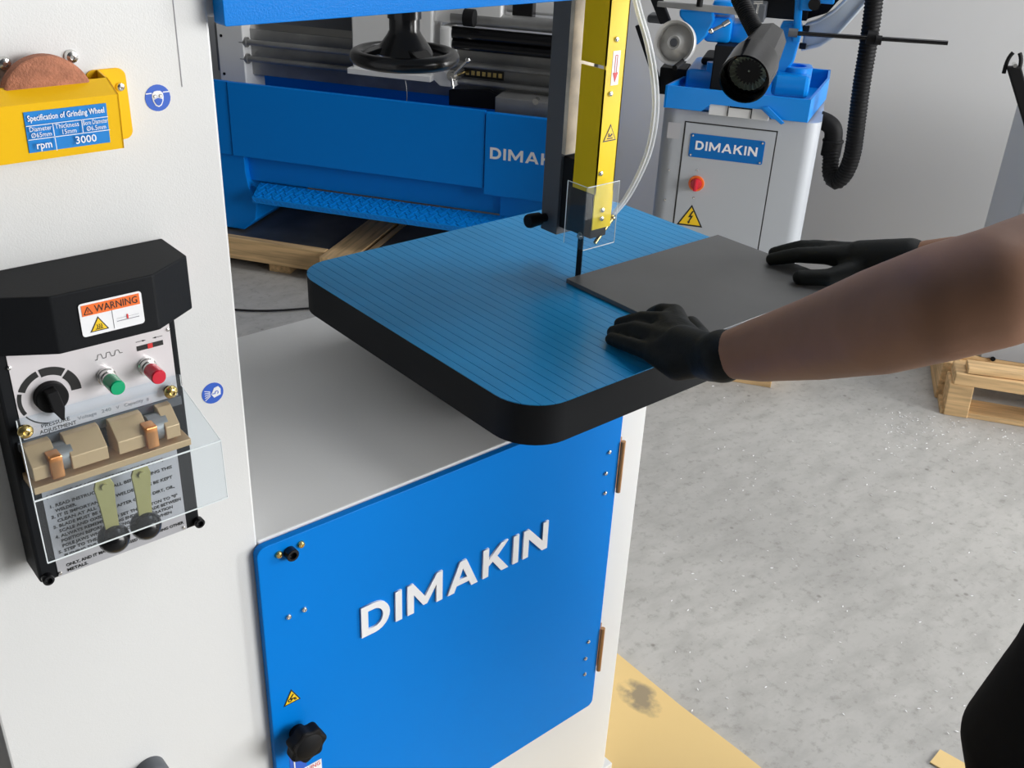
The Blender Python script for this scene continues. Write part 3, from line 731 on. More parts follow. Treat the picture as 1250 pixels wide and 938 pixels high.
# coolant tubes and nozzle
for k, off in enumerate((0, 1)):
    path = [(766+off*4, -40), (777+off*4, 12), (789+off*4.5, 50), (797+off*4.5, 95), (799+off*4.5, 135), (792+off*4.5, 180), (779+off*4, 213), (762+off*4, 244), (748+off*2, 262)]
    mb = MB(); mb.tube([FY(x, y, 1.105+.004*off) for x, y in path], .0032, 10, 2); mb.build('coolant_tube', 'tube', saw)
a, b = FY(747, 266, 1.095), FY(726, 297, 1.088)
mb = MB(); mb.cone(a, b, .0045, .003, 14); mb.sphere(a, .0055); mb.build('coolant_nozzle', 'brass', saw)

# ---- tension handwheel hanging under the upper housing
hw = FZ(494, 60, 1.435); hc = FD(494, 69, 1.62); HR = 66/FPX*1.62
hx, hy_, hz = hc.x, hc.y, hc.z
mb = MB(); mb.torus((hx, hy_, hz), (0, 0, 1), HR-.010, .0115, 56, 14)
mb.spin([(0, -.020), (.014, -.018), (.026, -.008), (.046, .002), (.040, .012), (.027, .030), (.024, .036), (.024, .062), (0, .062)], (hx, hy_, hz+.004), (0, 0, 1), 28)
for i in range(3):
    t = 2*PI*i/3+.5; d = Vector((math.cos(t), math.sin(t), 0))
    sd = Vector((-d.y, d.x, 0))
    mb.prism([Vector((hx, hy_, hz+.022))+d*.022+sd*.020, Vector((hx, hy_, hz+.022))+d*.022-sd*.020, Vector((hx, hy_, hz+.002))+d*(HR-.012)-sd*.012, Vector((hx, hy_, hz+.002))+d*(HR-.012)+sd*.012], (0, 0, -.009), .001)
mb.cyl((hx, hy_, hz+.05), (hx, hy_, 1.54), .020, 20); mb.cyl((hx, hy_, hz+.058), (hx, hy_, hz+.072), .0265, 24)
mb.build('tension_handwheel', 'blackgloss', saw, 'glossy black three-spoke handwheel')

# ---- work lamp on a corrugated neck
LF = FD(908, 97, 1.36); LBk = FD(939, 47, 1.45); ax = (LF-LBk).normalized()
R_ = 31/FPX*1.36
lamp_len = (LF-LBk).length
mb = MB()
mb.spin([(0, 0), (R_*.62, 0), (R_*.74, .004), (R_*.94, lamp_len*.55), (R_*.94, lamp_len*.62)], LBk, ax, 9)
mb.spin([(R_*.80, lamp_len*.58), (R_*.99, lamp_len*.60), (R_*1.0, lamp_len*.64), (R_*1.0, lamp_len), (R_*.93, lamp_len+.001), (R_*.90, lamp_len-.004), (R_*.84, lamp_len-.024), (0, lamp_len-.026)], LBk, ax, 40)
lamp = mb.build('work_lamp', 'lampblack', saw, 'black spotlight on a corrugated neck')
mb = MB(); rc_ = LF+ax*(-.0235); nrm = ax.orthogonal().normalized(); s2 = ax.cross(nrm); nf = 44; rp = []
for i in range(nf):
    t = 2*PI*i/nf; d = nrm*math.cos(t)+s2*math.sin(t); rp.append((rc_+d*R_*.74+ax*(.004 if i % 2 else .0015), rc_+d*R_*.10-ax*.008*(1 if i % 2 else 1.2)))
bm_ = bmesh.new(); vo = [bm_.verts.new(p) for p, _ in rp]; vi = [bm_.verts.new(q) for _, q in rp]
for i in range(nf): j = (i+1) % nf; bm_.faces.new((vo[i], vo[j], vi[j], vi[i]))
bm_.faces.new(vi); mb._merge(bm_); mb.sphere(rc_-ax*.006, R_*.12, u=12, v=8)
mb.build('reflector', 'lens', lamp)
mb = MB()
neck = [FD(925, 43, 1.44), FD(914, 22, 1.45), FD(901, -5, 1.46), FD(894, -40, 1.47), FD(892, -80, 1.50), Vector((1.26, 1.05, 1.73)), Vector((1.158, 1.08, 1.74))]
mb.tube(neck, .0105, 12, 2)
n_ = 64
for i in range(n_):
    t = i/(n_-1)*(len(neck)-1); k = min(int(t), len(neck)-2); p = neck[k].lerp(neck[k+1], t-k); d = (neck[k+1]-neck[k]).normalized()
    mb.torus(p, d, .0108, .0016, 16, 6)
mb.build('lamp_neck', 'blackmat', lamp)
mb = MB(); mb.cone(FD(929, 52, 1.44), FD(921, 36, 1.445), .0135, .0115, 16); mb.build('neck_collar', 'blackgloss', lamp)

# ================================================================== plate being cut
PZ = ZT+.0002
mb = MB(); mb.box(1.072, 1.447, .829, 1.1035, PZ, PZ+.0075, .0006)
pl = mb.build('steel_plate', 'plate'); tag(pl, 'flat dark grey steel plate lying on the blue table under the gloved hands', 'metal plate')
pl_base = Vector((1.26, .967, PZ))
for v in pl.data.vertices: v.co -= pl_base
pl.location = pl_base

# ================================================================== plywood under the bandsaw
mb = MB()
xs = [.02, 1.421]
mb.prism([(-.05, .55, .001), (1.421, .55, .001), (1.4215, .838, .001), (1.418, 1.0, .001), (1.423, 1.199, .001), (1.421, 1.75, .001), (-.05, 1.75, .001)], (0, 0, .0105))
o = mb.build('plywood_sheet', 'ply'); tag(o, 'yellow plywood sheet lying on the floor under the bandsaw', 'plywood')
# footprint-like smear of dirt on it is in the material of a thin scuff
def scuff():
    m, n, l, p = _nodes('dirt_scuff')
    tc = n.new('ShaderNodeTexCoord'); t = n.new('ShaderNodeTexNoise'); t.inputs['Scale'].default_value = 26; t.inputs['Detail'].default_value = 5
    l.new(tc.outputs['Object'], t.inputs['Vector'])
    g = n.new('ShaderNodeTexGradient'); g.gradient_type = 'SPHERICAL'
    mp = n.new('ShaderNodeMapping'); mp.inputs['Location'].default_value = (-1.365/.06, -1.07/.10, 0); mp.inputs['Scale'].default_value = (1/.06, 1/.10, 1)
    l.new(tc.outputs['Object'], mp.inputs[0]); l.new(mp.outputs[0], g.inputs[0])
    mu = n.new('ShaderNodeMath'); mu.operation = 'MULTIPLY'; l.new(t.outputs['Fac'], mu.inputs[0]); l.new(g.outputs['Fac'], mu.inputs[1])
    r = n.new('ShaderNodeValToRGB'); r.color_ramp.elements[0].position = .16; r.color_ramp.elements[0].color = (.74, .53, .225, 1); r.color_ramp.elements[1].position = .3; r.color_ramp.elements[1].color = (.30, .24, .15, 1)
    l.new(mu.outputs[0], r.inputs[0]); l.new(r.outputs[0], p.inputs['Base Color']); p.inputs['Roughness'].default_value = .6
    return m
o.data.materials.clear(); o.data.materials.append(scuff())
q = FZ(1157, 933, 0)
mb = MB(); mb.prism([(q.x-.03, q.y+.025, .001), (q.x+.02, q.y+.03, .001), (q.x+.03, q.y-.04, .001), (q.x-.02, q.y-.05, .001)], (0, 0, .003))
o = mb.build('plywood_scrap', 'ply'); tag(o, 'small tan plywood offcut on the concrete beside the black trousers', 'wood scrap')

# ================================================================== lathe (frame B)
LB = 3.75
lat = thing('lathe', 'long blue metal lathe with white carriage standing on a wooden pallet behind the bandsaw', 'lathe', (-1.5, 4.05, .14), 'B')
mb = MB(); mb.box(-2.285, -1.182, LB, LB+.02, .472, .775, .002); fp = mb.build('front_panel', 'lblue', lat)
mb = MB(); mb.box(-2.62, -2.288, LB+.004, LB+.024, .472, .775, .002); mb.build('end_panel', 'lblue', lat)
mb = MB(); mb.box(-1.178, -.80, LB-.006, LB+.02, .450, .772, .003); rp = mb.build('lettered_panel', 'lblue', lat)
l0, l1 = FB(598, 193.5, LB-.006), FB(598, 179, LB-.006); l2 = FB(665, 198, LB-.006)
letters_dimakin(rp, 'letter', 'whiteprint', l0.x, l0.x+(l2.x-l0.x)*1.50, l0.z, l1.z-.002, LB-.006, .001)
# pan, fascia, pedestals
mb = MB(); mb.box(-2.62, -.80, LB+.02, 4.42, .60, .615); mb.box(-2.62, -.80, 4.40, 4.42, .60, .90); mb.build('chip_pan', 'lblue', lat)
mb = MB(); mb.box(-2.62, -.80, LB+.05, LB+.07, .36, .60); mb.build('base_fascia', 'lblue', lat)
a0 = FB(275, 200, LB+.03).x; a1 = FB(300.5, 200, LB+.03).x
prof = [(a0-.2, .475), (a0-.2, .14), (a1-.03, .14), (a1+.03, .19), (a1+.045, .27), (a1+.01, .33), (a1, .40), (a1, .475)]
mb = MB(); mb.prism([(x, LB+.02, z) for x, z in prof], (0, .5, 0), .004); mb.build('pedestal', 'lblue', lat)
mb = MB(); mb.box(-1.12, -.82, LB+.03, 4.3, .14, .46, .004); mb.build('pedestal', 'lblue', lat)
# treadle of chequer plate
t0 = FB(311, 238, LB-.02); t1 = FB(585, 290, LB-.02)
ta0, ta1 = t0.x, -1.02; tz0, tz1 = FB(310, 246, LB-.03).z, FB(322, 232, LB+.0).z
mb = MB(); tq = [(LB-.045, tz0), (LB-.045, tz0+.022), (LB+.03, tz1+.02), (LB+.034, tz1+.014), (LB-.035, tz0+.012), (LB-.035, tz0)]
mb.prism([(ta0, b, z) for b, z in tq], (ta1-ta0, 0, 0)); trd = mb.build('brake_treadle', 'dblue', lat)
mb = MB(); sl = Vector((0, .075, tz1-tz0-.002)).normalized(); nn = Vector((1, 0, 0)).cross(sl)
k = 0; x = ta0+.01
while x < ta1-.01:
    for j in range(5):
        c = Vector((x+(.010 if j % 2 else 0), LB-.041, tz0+.0225)) + sl*(.008+j*.017)
        s1 = 1 if (k+j) % 2 else -1
        d = (Vector((1, 0, 0))*.8+sl*.8*s1).normalized()*.0105; e = nn.cross(d).normalized()*.0032
        mb.prism([c-d, c-e, c+d, c+e], nn*.0042)
    for j in range(1):
        c = Vector((x, LB-.0445, tz0+.011)); d = Vector((.008, 0, .006*(1 if k % 2 else -1))); e = Vector((-.002, 0, .003))
        mb.prism([c-d, c-e, c+d, c+e], (0, -.0022, 0))
    x += .0215; k += 1
mb.build('tread_pattern', 'dblue', trd, kind='stuff')
# bed
def rB(x0, y0, x1, y1, b):
    p, q = FB(x0, y0, b), FB(x1, y1, b); return p.x, q.x, q.z, p.z
BB = 3.96
zt_bed = FB(300, 40, BB).z; zb_bed = FB(300, 90, BB).z
mb = MB(); mb.box(-2.45, -.80, BB, 4.3, zb_bed, zt_bed+.02, .004); bed = mb.build('bed', 'castiron', lat)
mb = MB(); mb.prism([(-2.45, BB, zt_bed+.02), (-2.45, BB+.02, zt_bed+.045), (-2.45, BB+.06, zt_bed+.045), (-2.45, BB+.08, zt_bed+.02)], (1.65, 0, 0)); mb.build('guide_way', 'steel', bed)
a0, a1 = FB(266, 60, 3.90).x, FB(300, 60, 3.90).x; zt_, zb_ = FB(268, 34, 3.90).z, FB(277, 99, 3.90).z
mb = MB(); mb.box(a0, a1-.01, 3.90, BB+.1, zb_-.04, zt_+.05, .004); br = mb.build('end_bracket', 'white', lat)
for q in ((270, 43.5), (274, 90)):
    c = FB(*q, 3.90); mb = MB(); mb.cyl((c.x, 3.898, c.z), (c.x, 3.905, c.z), .006, 10); mb.build('bracket_bolt', 'blackmat', br)
for (ya, ra) in ((51, .012), (71, .012)):
    c = FB(298, ya, 3.92); mb = MB(); mb.cyl((a1-.012, 3.92, c.z), (-.80, 3.92, c.z), ra, 14); mb.cyl((a1-.03, 3.92, c.z), (a1+.0, 3.92, c.z), ra*1.7, 16); mb.build('feed_rod', 'castiron', lat)
c = FB(400, 36, 3.98); mb = MB(); mb.box(FB(300, 36, 3.98).x, FB(432, 36, 3.98).x, 3.98, 4.25, zt_bed-.005, zt_bed+.10, .01); mb.build('bed_cover', 'darkgrey', lat)
# carriage
CB = 3.86
a0, a1, z0, z1 = rB(430, 70, 528, 95, CB)
ca0, ca1 = FB(430, 70, CB).x, FB(527, 80, CB).x
zc0 = FB(480, 90, CB).z
mb = MB(); mb.box(ca0, ca1, CB, BB+.02, zc0, zc0+.33, .006); car = mb.build('carriage_apron', 'white', lat)
mb = MB(); mb.box(ca0-.01, ca1+.005, CB-.03, CB+.03, zc0-.012, zc0+.010, .002); mb.build('apron_ledge', 'white', car)
mb = MB(); mb.box(ca1, FB(612, 20, CB+.02).x, CB+.02, BB+.2, FB(550, 28, CB+.02).z, zc0+.36, .006); mb.build('saddle', 'white', car)
a, b = FB(545, 34, CB).x, FB(553, 34, CB).x
mb = MB(); mb.box(FB(536, 40, CB).x, FB(549, 40, CB).x, CB+.0, BB, FB(540, 70, CB).z, FB(540, 32, CB).z, .01); mb.build('saddle_bracket', 'white', car)
c = FB(555, 20, CB-.01); mb = MB(); mb.cyl((c.x+.04, CB-.01, c.z), (c.x+.08, CB-.01, c.z), .032, 24); mb.build('saddle_dial', 'blackmat', car)
c = FB(553, 92, CB-.02)
mb = MB(); mb.cyl((c.x, CB-.03, c.z), (c.x, CB+.06, c.z), .022, 20); mb.cyl((c.x, CB-.045, c.z), (c.x, CB-.03, c.z), .014, 16)
t_ = FB(571.5, 73.5, CB-.04); mb.cyl((c.x, CB-.035, c.z), (t_.x, CB-.04, t_.z), .0045, 10); mb.sphere((t_.x, CB-.04, t_.z), .011); mb.cyl((c.x, CB-.04, c.z), (c.x+.01, CB-.045, c.z-.045), .006, 10)
mb.build('half_nut_lever', 'chrome', car)
mb = MB(); mb.prism([(ca1-.005, CB+.01, zc0+.06), (ca1+.09, CB+.01, zc0+.0), (ca1+.09, CB+.01, zc0-.03), (ca1+.03, CB+.01, zc0-.03), (ca1-.005, CB+.01, zc0)], (0, .06, 0), .002); mb.build('apron_foot', 'white', car)
# label plate, tail end covers and rods
a0, a1 = FB(559, 85, BB-.002).x, FB(615, 92, BB-.002).x; z0, z1 = FB(590, 96, BB-.002).z, FB(590, 85, BB-.002).z
flat(lat, 'name_plate', 'blackprint', [rect(a0, a1, z0, z1)], BB, .003)
mb = MB()
for i in range(8):
    x = a0+(a1-a0)*(.06+.118*i); mb.box(x, x+(a1-a0)*.075, BB-.0036, BB-.003, z0+(z1-z0)*.25, z1-(z1-z0)*.25)
mb.build('name_plate_letter', 'brass', lat)
for y_, r_, m_ in ((44, .024, 'blackgloss'), (58, .020, 'blackgloss'), (25, .026, 'castiron')):
    c = FB(600, y_, 3.90); mb = MB(); mb.cyl((FB(552, y_-3, 3.90).x, 3.90, c.z), (-.80, 3.90, c.z), r_, 20); mb.build('drive_shaft', m_, lat)
a0 = FB(607, 120, LB+.09).x
mb = MB(); mb.box(a0, -.80, LB+.06, 4.2, .60, FB(640, 122, LB+.06).z, .004); blk = mb.build('tail_base', 'castiron', lat)
mb = MB(); c = FB(654, 124, LB+.055); mb.cyl((c.x, LB+.05, c.z), (c.x, LB+.08, c.z), .012, 12); mb.build('base_bolt', 'chrome', blk)
mb = MB(); p = [FB(548, 110, LB+.15), FB(596, 110, LB+.15), FB(611, 119, LB+.15), FB(605, 134, LB+.15), FB(548, 128, LB+.15)]
mb.prism([(v.x, LB+.15, v.z) for v in p], (0, .02, 0)); mb.build('splash_plate', 'black', lat)
mb = MB(); mb.tube([FB(494, 96, CB), FB(497, 110, CB), FB(496, 130, CB)], .002, 6, 1); mb.build('drain_wire', 'castiron', lat)
mb = MB(); mb.box(FB(615, 5, 3.95).x, -.80, 3.95, 4.3, FB(650, 18, 3.95).z, FB(650, 18, 3.95).z+.25, .01); ts = mb.build('tailstock', 'white', lat)
mb = MB(); c = FB(641, 12, 3.94); mb.box(c.x-.04, c.x+.04, 3.90, 3.95, c.z-.04, c.z+.05, .004); mb.build('tailstock_clamp', 'blackgloss', ts)

# pallet under the lathe
pal = thing('wooden_pallet', 'wooden pallet with a dark steel sheet under the blue lathe', 'pallet', (-1.5, 4.0, 0), 'B')
mb = MB(); mb.box(-2.55, -1.838, 3.66, 3.70, .045, .14, .003); mb.build('front_board', 'wood', pal)
mb = MB(); p = [FBZ(403, 304, .14), FBZ(440, 282, .14)]; mb.box(-1.835, -1.70, 3.60, 4.35, .05, .14, .004); mb.build('deck_beam', 'wood2', pal)
mb = MB(); mb.box(-1.685, -1.655, 3.62, 4.35, .10, .138, .003); mb.build('deck_slat', 'wood2', pal)
for a in (-2.50, -2.12): mb = MB(); mb.box(a, a+.10, 3.69, 4.35, 0, .05, .003); mb.build('stringer', 'wood2', pal)
mb = MB(); mb.box(-1.83, -.85, 3.70, 4.33, 0, .05, .003); mb.build('bottom_board', 'wood', pal)
mb = MB(); mb.box(-2.55, -1.838, 3.70, 4.36, .05, .128); mb.build('deck_sheet', 'traygrey', pal)
mb = MB(); mb.box(-1.65, -.85, 3.70, 4.36, .05, .138); mb.build('deck_sheet', 'traygrey', pal)
mb = MB(); c = FBZ(285, 262, .2)
mb.box(-2.55, -2.36, 3.70, 3.765, .128, .16, .003); mb.build('packing_block', 'wood', pal)

# cable on the floor
mb = MB(); mb.tube([FZ(x, y, .008) for x, y in ((230, 372), (290, 379), (330, 380), (372, 377), (440, 372), (520, 372))], .0045, 8, 2)
o = mb.build('power_cable', 'blackmat'); tag(o, 'thin black cable lying on the grey concrete by the lathe pallet', 'cable')

# ================================================================== small horizontal saw (frame B)
SB = 3.45
hs = thing('horizontal_bandsaw', 'small grey and blue horizontal bandsaw on a grey cabinet with red rotary switch', 'bandsaw', (-.2, 3.65, .14), 'B')
def rprism(mb, a0, a1, b0, b1, z0, z1, r, n=8):
    mb.prism([(x, y, z0) for x, y in rrect(a0, a1, b0, b1, r, n)], (0, 0, z1-z0))
mb = MB(); rprism(mb, -.470, .045, SB, 3.86, .14, .928, .05, 10); cb = mb.build('cabinet', 'greypaint', hs)
mb = MB()
for g in (rect(-.391, -.387, .22, .892), rect(-.091, -.087, .22, .892), rect(-.391, -.087, .888, .892), rect(-.391, -.087, .22, .224)): mb.prism([(x, SB, z) for x, z in g], (0, -.0006, 0))
mb.build('door_gap', 'blackprint', cb)
mb = MB(); mb.box(-.386, -.092, SB-.002, SB, .225, .887, .0008); cd = mb.build('cabinet_door', 'greypaint', cb)
sy = SB-.002
flat(cb, 'name_plate', 'nameblue', [rrect(-.366, -.121, .776, .855, .006)], sy, .0015)
letters_dimakin(cb, 'letter', 'whiteprint', -.346, -.142, .802, .832, sy-.0015, .0008)
for x, z in ((-.358, .848), (-.129, .848), (-.358, .783), (-.129, .783)): inst('rivet', scr, cb, (x, sy-.0015, z))
p = FB(850, 224, sy)
mb = MB(); mb.spin([(.027, 0), (.026, .006), (.020, .006), (.020, .003), (0, .003)], (p.x, sy, p.z), (0, -1, 0), 32); mb.build('switch_ring', 'orange', cb)
mb = MB(); mb.spin([(.0195, .003), (.018, .016), (0, .017)], (p.x, sy, p.z), (0, -1, 0), 28); mb.box(p.x-.0055, p.x+.0055, sy-.03, sy-.014, p.z-.02, p.z+.02, .002); mb.build('switch_knob', 'red', cb)
a, b, t_ = FB(826, 272, sy), FB(857, 280, sy), FB(845, 250, sy)
warn_tri(cb, (a.x+b.x)/2, sy, (a.z+b.z)/2, t_.z-(a.z+b.z)/2, b.x-a.x, 'bolt')
for q in ((851.5, 207.5), (847, 241.5), (817, 207.5), (812, 244)): inst('screw', scr, cb, FB(*q, SB-.001))
a0, a1, z0, z1 = rB(816, 149, 829, 170, SB)
flat(cb, 'data_sticker', 'sheet', [rect(a0, a1, z0, z1)], SB)
# coolant tray
TF = 3.405
ta0, ta1 = FB(811, 120, TF).x, FB(988, 135, TF).x
tzb, tzt = FB(985, 150, TF).z, FB(988, 122, TF).z
tbk = FBZ(1012, 95, tzt).y
mb = MB()
n0, n1 = FB(858, 134, TF), FB(868, 125, TF); n2 = FB(930, 131, TF); n3 = FB(946, 146, TF)
nz = n1.z-.006
fr_ = [(ta0, tzb), (n0.x-.005, tzb), (n1.x, nz), (n2.x, nz), (n3.x-.012, tzb), (ta1, tzb), (ta1, tzt), (ta0, tzt)]
mb.prism([(x, TF, z) for x, z in fr_], (0, .008, 0), .001)
cR, cL = FBZ(1013, 95.5, tzt), FBZ(857, 82, tzt)
bkb = cR.y+.16; tw = .008
kl = (cL.x-ta0)/(cL.y-TF)
P_ = [(ta1, TF), (cR.x, cR.y), (cR.x, bkb), (ta0+kl*(bkb-TF), bkb), (ta0, TF)]
for (x0_, y0_), (x1_, y1_) in zip(P_, P_[1:]):
    d_ = Vector((x1_-x0_, y1_-y0_)).normalized()*tw; n_x, n_y = -d_.y, d_.x
    mb.prism([(x0_, y0_, tzb), (x1_, y1_, tzb), (x1_+n_x, y1_+n_y, tzb), (x0_+n_x, y0_+n_y, tzb)], (0, 0, tzt-tzb))
mb.prism([(ta0+.01, TF+.04, tzb-.003), (ta1, TF+.04, tzb-.003), (cR.x-.006, cR.y, tzb-.003), (cR.x-.006, bkb-.006, tzb-.003), (P_[3][0]+.006, bkb-.006, tzb-.003)], (0, 0, .008))
tray = mb.build('coolant_tray', 'dblue', hs)
mb = MB(); p = FB(945, 152, TF-.03)
s0, s1 = FB(930, 131, TF), FB(955, 152, TF-.02)
mb.prism([(s0.x, TF, s0.z), (s0.x+.02, TF, s0.z+.005), (s1.x+.006, TF-.02, s1.z+.006), (s1.x-.004, TF-.02, s1.z)], (0, -.006, 0), .001); mb.build('tray_spout', 'dblue', tray)
mb = MB(); mb.box(n1.x-.005, n3.x-.02, TF+.01, TF+.035, tzb-.01, nz+.02, .002); mb.build('filter_block', 'white', tray)
mb = MB()
for x in (n1.x+.055, n1.x+.13): mb.box(x, x+.003, TF+.007, TF+.012, tzb-.008, nz+.01)
mb.box(n1.x+.06, n1.x+.13, TF+.006, TF+.012, nz-.006, nz+.008); mb.build('filter_strap', 'blackmat', tray)
# vise castings in the tray
def bxB(x0, y0, x1, y1, b0, b1, m, name, par=hs, bev=.006):
    p, q = FB(x0, y0, b0), FB(x1, y1, b0); mb = MB(); mb.box(min(p.x, q.x), max(p.x, q.x), b0, b1, min(p.z, q.z), max(p.z, q.z), bev); return mb.build(name, m, par)
bed2 = bxB(838, 84, 905, 118, 3.50, 3.75, 'dblue', 'vise_bed', bev=.012)
c = FB(868, 88, 3.51); mb = MB(); mb.cyl((c.x, 3.52, c.z-.02), (c.x, 3.52, c.z+.03), .018, 20); mb.build('vise_boss', 'dblue', bed2)
bxB(856, 70, 905, 84, 3.58, 3.75, 'black', 'vise_jaw', bev=.01)
bxB(873, 55, 893, 122, 3.46, 3.55, 'black', 'vise_screw_block', bev=.004)
rc = bxB(944, 90, 985, 122, 3.47, 3.72, 'dblue', 'swivel_base', bev=.014)
a, b = FB(956, 82, 3.52), FB(988, 82, 3.52); cc = FB(972, 86, 3.55)
mb = MB(); mb.spin([(.050, -.08), (.050, .0), (.040, .002), (.030, .002), (.030, -.03), (0, -.03)], (cc.x, 3.56, cc.z+.012), (0, 0, 1), 32); mb.build('pivot_boss', 'dblue', rc)
# handwheel
hc = FB(823, 52, 3.30); hR = FB(850, 52, 3.30).x-hc.x; hax = Vector((-.22, -.95, .20)).normalized()
mb = MB(); mb.spin([(.012, -.004), (.013, .004), (.020, .006), (.022, -.002), (hR*.80, -.022), (hR*.86, .0), (hR*.97, .004), (hR, -.002), (hR*.98, -.016), (hR*.8, -.03), (.02, -.03), (0, -.03)], (hc.x, 3.30, hc.z), hax, 48)
hwl = mb.build('vise_handwheel', 'alu', hs, 'grey cast dish handwheel')
mb = MB(); mb.cyl(Vector((hc.x, 3.30, hc.z))+hax*.007, Vector((hc.x, 3.30, hc.z))-hax*.02, .012, 18); mb.build('wheel_hub', 'darkgrey', hwl)
k_ = FB(826, 80, 3.27); mb = MB(); mb.cyl((k_.x+.018, 3.29, k_.z+.012), (k_.x, 3.23, k_.z), .0085, 14); mb.build('crank_grip', 'blackmat', hwl)
mb = MB(); mb.cyl((hc.x, 3.31, hc.z), (hc.x+.05, 3.65, hc.z-.02), .014, 16); mb.build('vise_screw', 'steel', hs)
# gearbox side
p = [FB(829, 12, 3.48), FB(870, 12, 3.48), FB(872, 25, 3.48), FB(862, 45, 3.48), FB(850, 56, 3.48), FB(838, 30, 3.48), FB(829, 20, 3.48)]
mb = MB(); mb.prism([(v.x, 3.48, v.z) for v in p], (0, .12, 0), .006); mb.build('gear_housing', 'dblue', hs)
bxB(862, 20, 890, 54, 3.50, 3.62, 'dblue', 'gear_cover', bev=.012)
bxB(886, 28, 912, 56, 3.54, 3.68, 'dblue', 'motor_flange', bev=.012)
bxB(870, 0, 892, 20, 3.49, 3.60, 'dblue', 'gear_cap', bev=.012)
a, b = FB(802, 5, 3.46), FB(905, 14, 3.46)
mb = MB(); mb.prism([(a.x, 3.46, a.z+.008), (b.x, 3.46, b.z+.010), (b.x, 3.46, b.z-.012), (a.x, 3.46, a.z-.008)], (0, .02, 0), .002); bar = mb.build('stop_bar', 'castiron', hs)
c = FB(854, 5, 3.45); mb = MB(); mb.cyl((c.x, 3.45, c.z-.008), (c.x, 3.45, c.z+.022), .010, 12); mb.build('bar_bolt', 'blackmat', bar)
mb = MB(); p0, p1, p2 = FB(868, 38, 3.44), FB(882, 31, 3.45), FB(890, 26, 3.46); mb.cyl(p0, p1, .006, 10); mb.cyl(p1, p2, .009, 10); mb.sphere(p0, .009); mb.build('grease_fitting', 'chrome', hs)
# black lever
p = [FB(789, -12, 3.50), FB(803, -12, 3.50), FB(818, 26, 3.50), FB(806, 30, 3.50)]
mb = MB(); mb.prism([(v.x, 3.50, v.z) for v in p], (0, .03, 0), .003); mb.build('feed_lever', 'black', hs)
bxB(790, 18, 812, 30, 3.52, 3.60, 'darkgrey', 'lever_stub', bev=.008)
mb = MB(); p = [FB(775, 32, 3.56), FB(782, 30, 3.56), FB(802, 90, 3.56), FB(806, 108, 3.56), FB(799, 104, 3.56)]
mb.prism([(v.x, 3.56, v.z) for v in p], (0, .03, 0), .002); mb.build('support_leg', 'black', hs)
bxB(806, 82, 834, 118, 3.58, 3.70, 'black', 'vise_foot', bev=.004)
# saw arm
bxB(905, -25, 985, 26, 3.60, 3.70, 'black', 'motor_plate', bev=.004)
bxB(912, 4, 932, 28, 3.50, 3.60, 'darkgrey', 'switch_box', bev=.004)
c = FB(925, 9, 3.49); mb = MB(); mb.cyl((c.x, 3.49, c.z-.02), (c.x, 3.49, c.z+.012), .004, 8); mb.cyl((c.x-.014, 3.49, c.z+.012), (c.x+.014, 3.49, c.z+.016), .005, 8); mb.build('wing_screw', 'chrome', hs)
p = [FB(953, 30, 3.52), FB(977, 30, 3.52), FB(979, 40, 3.52), FB(969, 76, 3.52), FB(957, 90, 3.52), FB(945, 96, 3.52), FB(947, 62, 3.52)]
mb = MB(); mb.prism([(v.x, 3.52, v.z) for v in p], (0, .10, 0), .006); arm = mb.build('arm_bracket', 'dblue', hs)
p = [FB(971, -10, 3.50), FB(981, -10, 3.50), FB(976, 52, 3.50), FB(967, 52, 3.50)]
mb = MB(); mb.prism([(v.x, 3.50, v.z) for v in p], (0, .03, 0), .004); mb.build('arm_rib', 'dblue', arm)
bxB(979, -10, 992, 14, 3.49, 3.58, 'dblue', 'arm_knuckle', bev=.006); bxB(995, -15, 1018, 6, 3.52, 3.62, 'dblue', 'arm_cover', bev=.006)
c = FB(994, 5, 3.49); mb = MB(); mb.cyl((c.x, 3.48, c.z), (c.x, 3.56, c.z), .018, 16); mb.build('pivot_bolt', 'blackmat', arm)
p = [FB(980, 25, 3.64), FB(1010, 16, 3.64), FB(1035, -12, 3.64), FB(970, -12, 3.64), FB(970, 25, 3.64)]
mb = MB(); mb.prism([(v.x, 3.64, v.z) for v in p], (0, .05, 0), .002); mb.build('arm_back', 'black', hs)
# curved bow
top = [(983, 31), (1000, 25), (1018, 14), (1034, -2), (1044, -20)]; bot = [(1072, -20), (1056, 4), (1040, 22), (1020, 44), (1000, 56), (978, 61)]
P = [FB(x, y, 3.60) for x, y in top+bot]
mb = MB(); mb.prism([(v.x, 3.60, v.z) for v in P], (0, .07, 0), .004); bow = mb.build('saw_bow', 'bow', hs, 'pale grey curved bow')
mb = MB(); mb.tube([FB(x, y, 3.595) for x, y in ((978, 60.5), (1000, 55.5), (1020, 43.5), (1040, 21.5), (1056, 3), (1072, -20))], .005, 8); mb.tube([FB(x, y, 3.595) for x, y in ((983, 31), (1000, 25.5), (1018, 14.5), (1034, -1))], .004, 8); mb.build('bow_rim', 'bow', bow)
for q in ((984, 35.5), (980, 57)):
    c = FB(*q, 3.58); mb = MB(); mb.box(c.x-.012, c.x+.010, 3.58, 3.61, c.z-.008, c.z+.008, .002); mb.build('bow_clip', 'blackmat', bow)
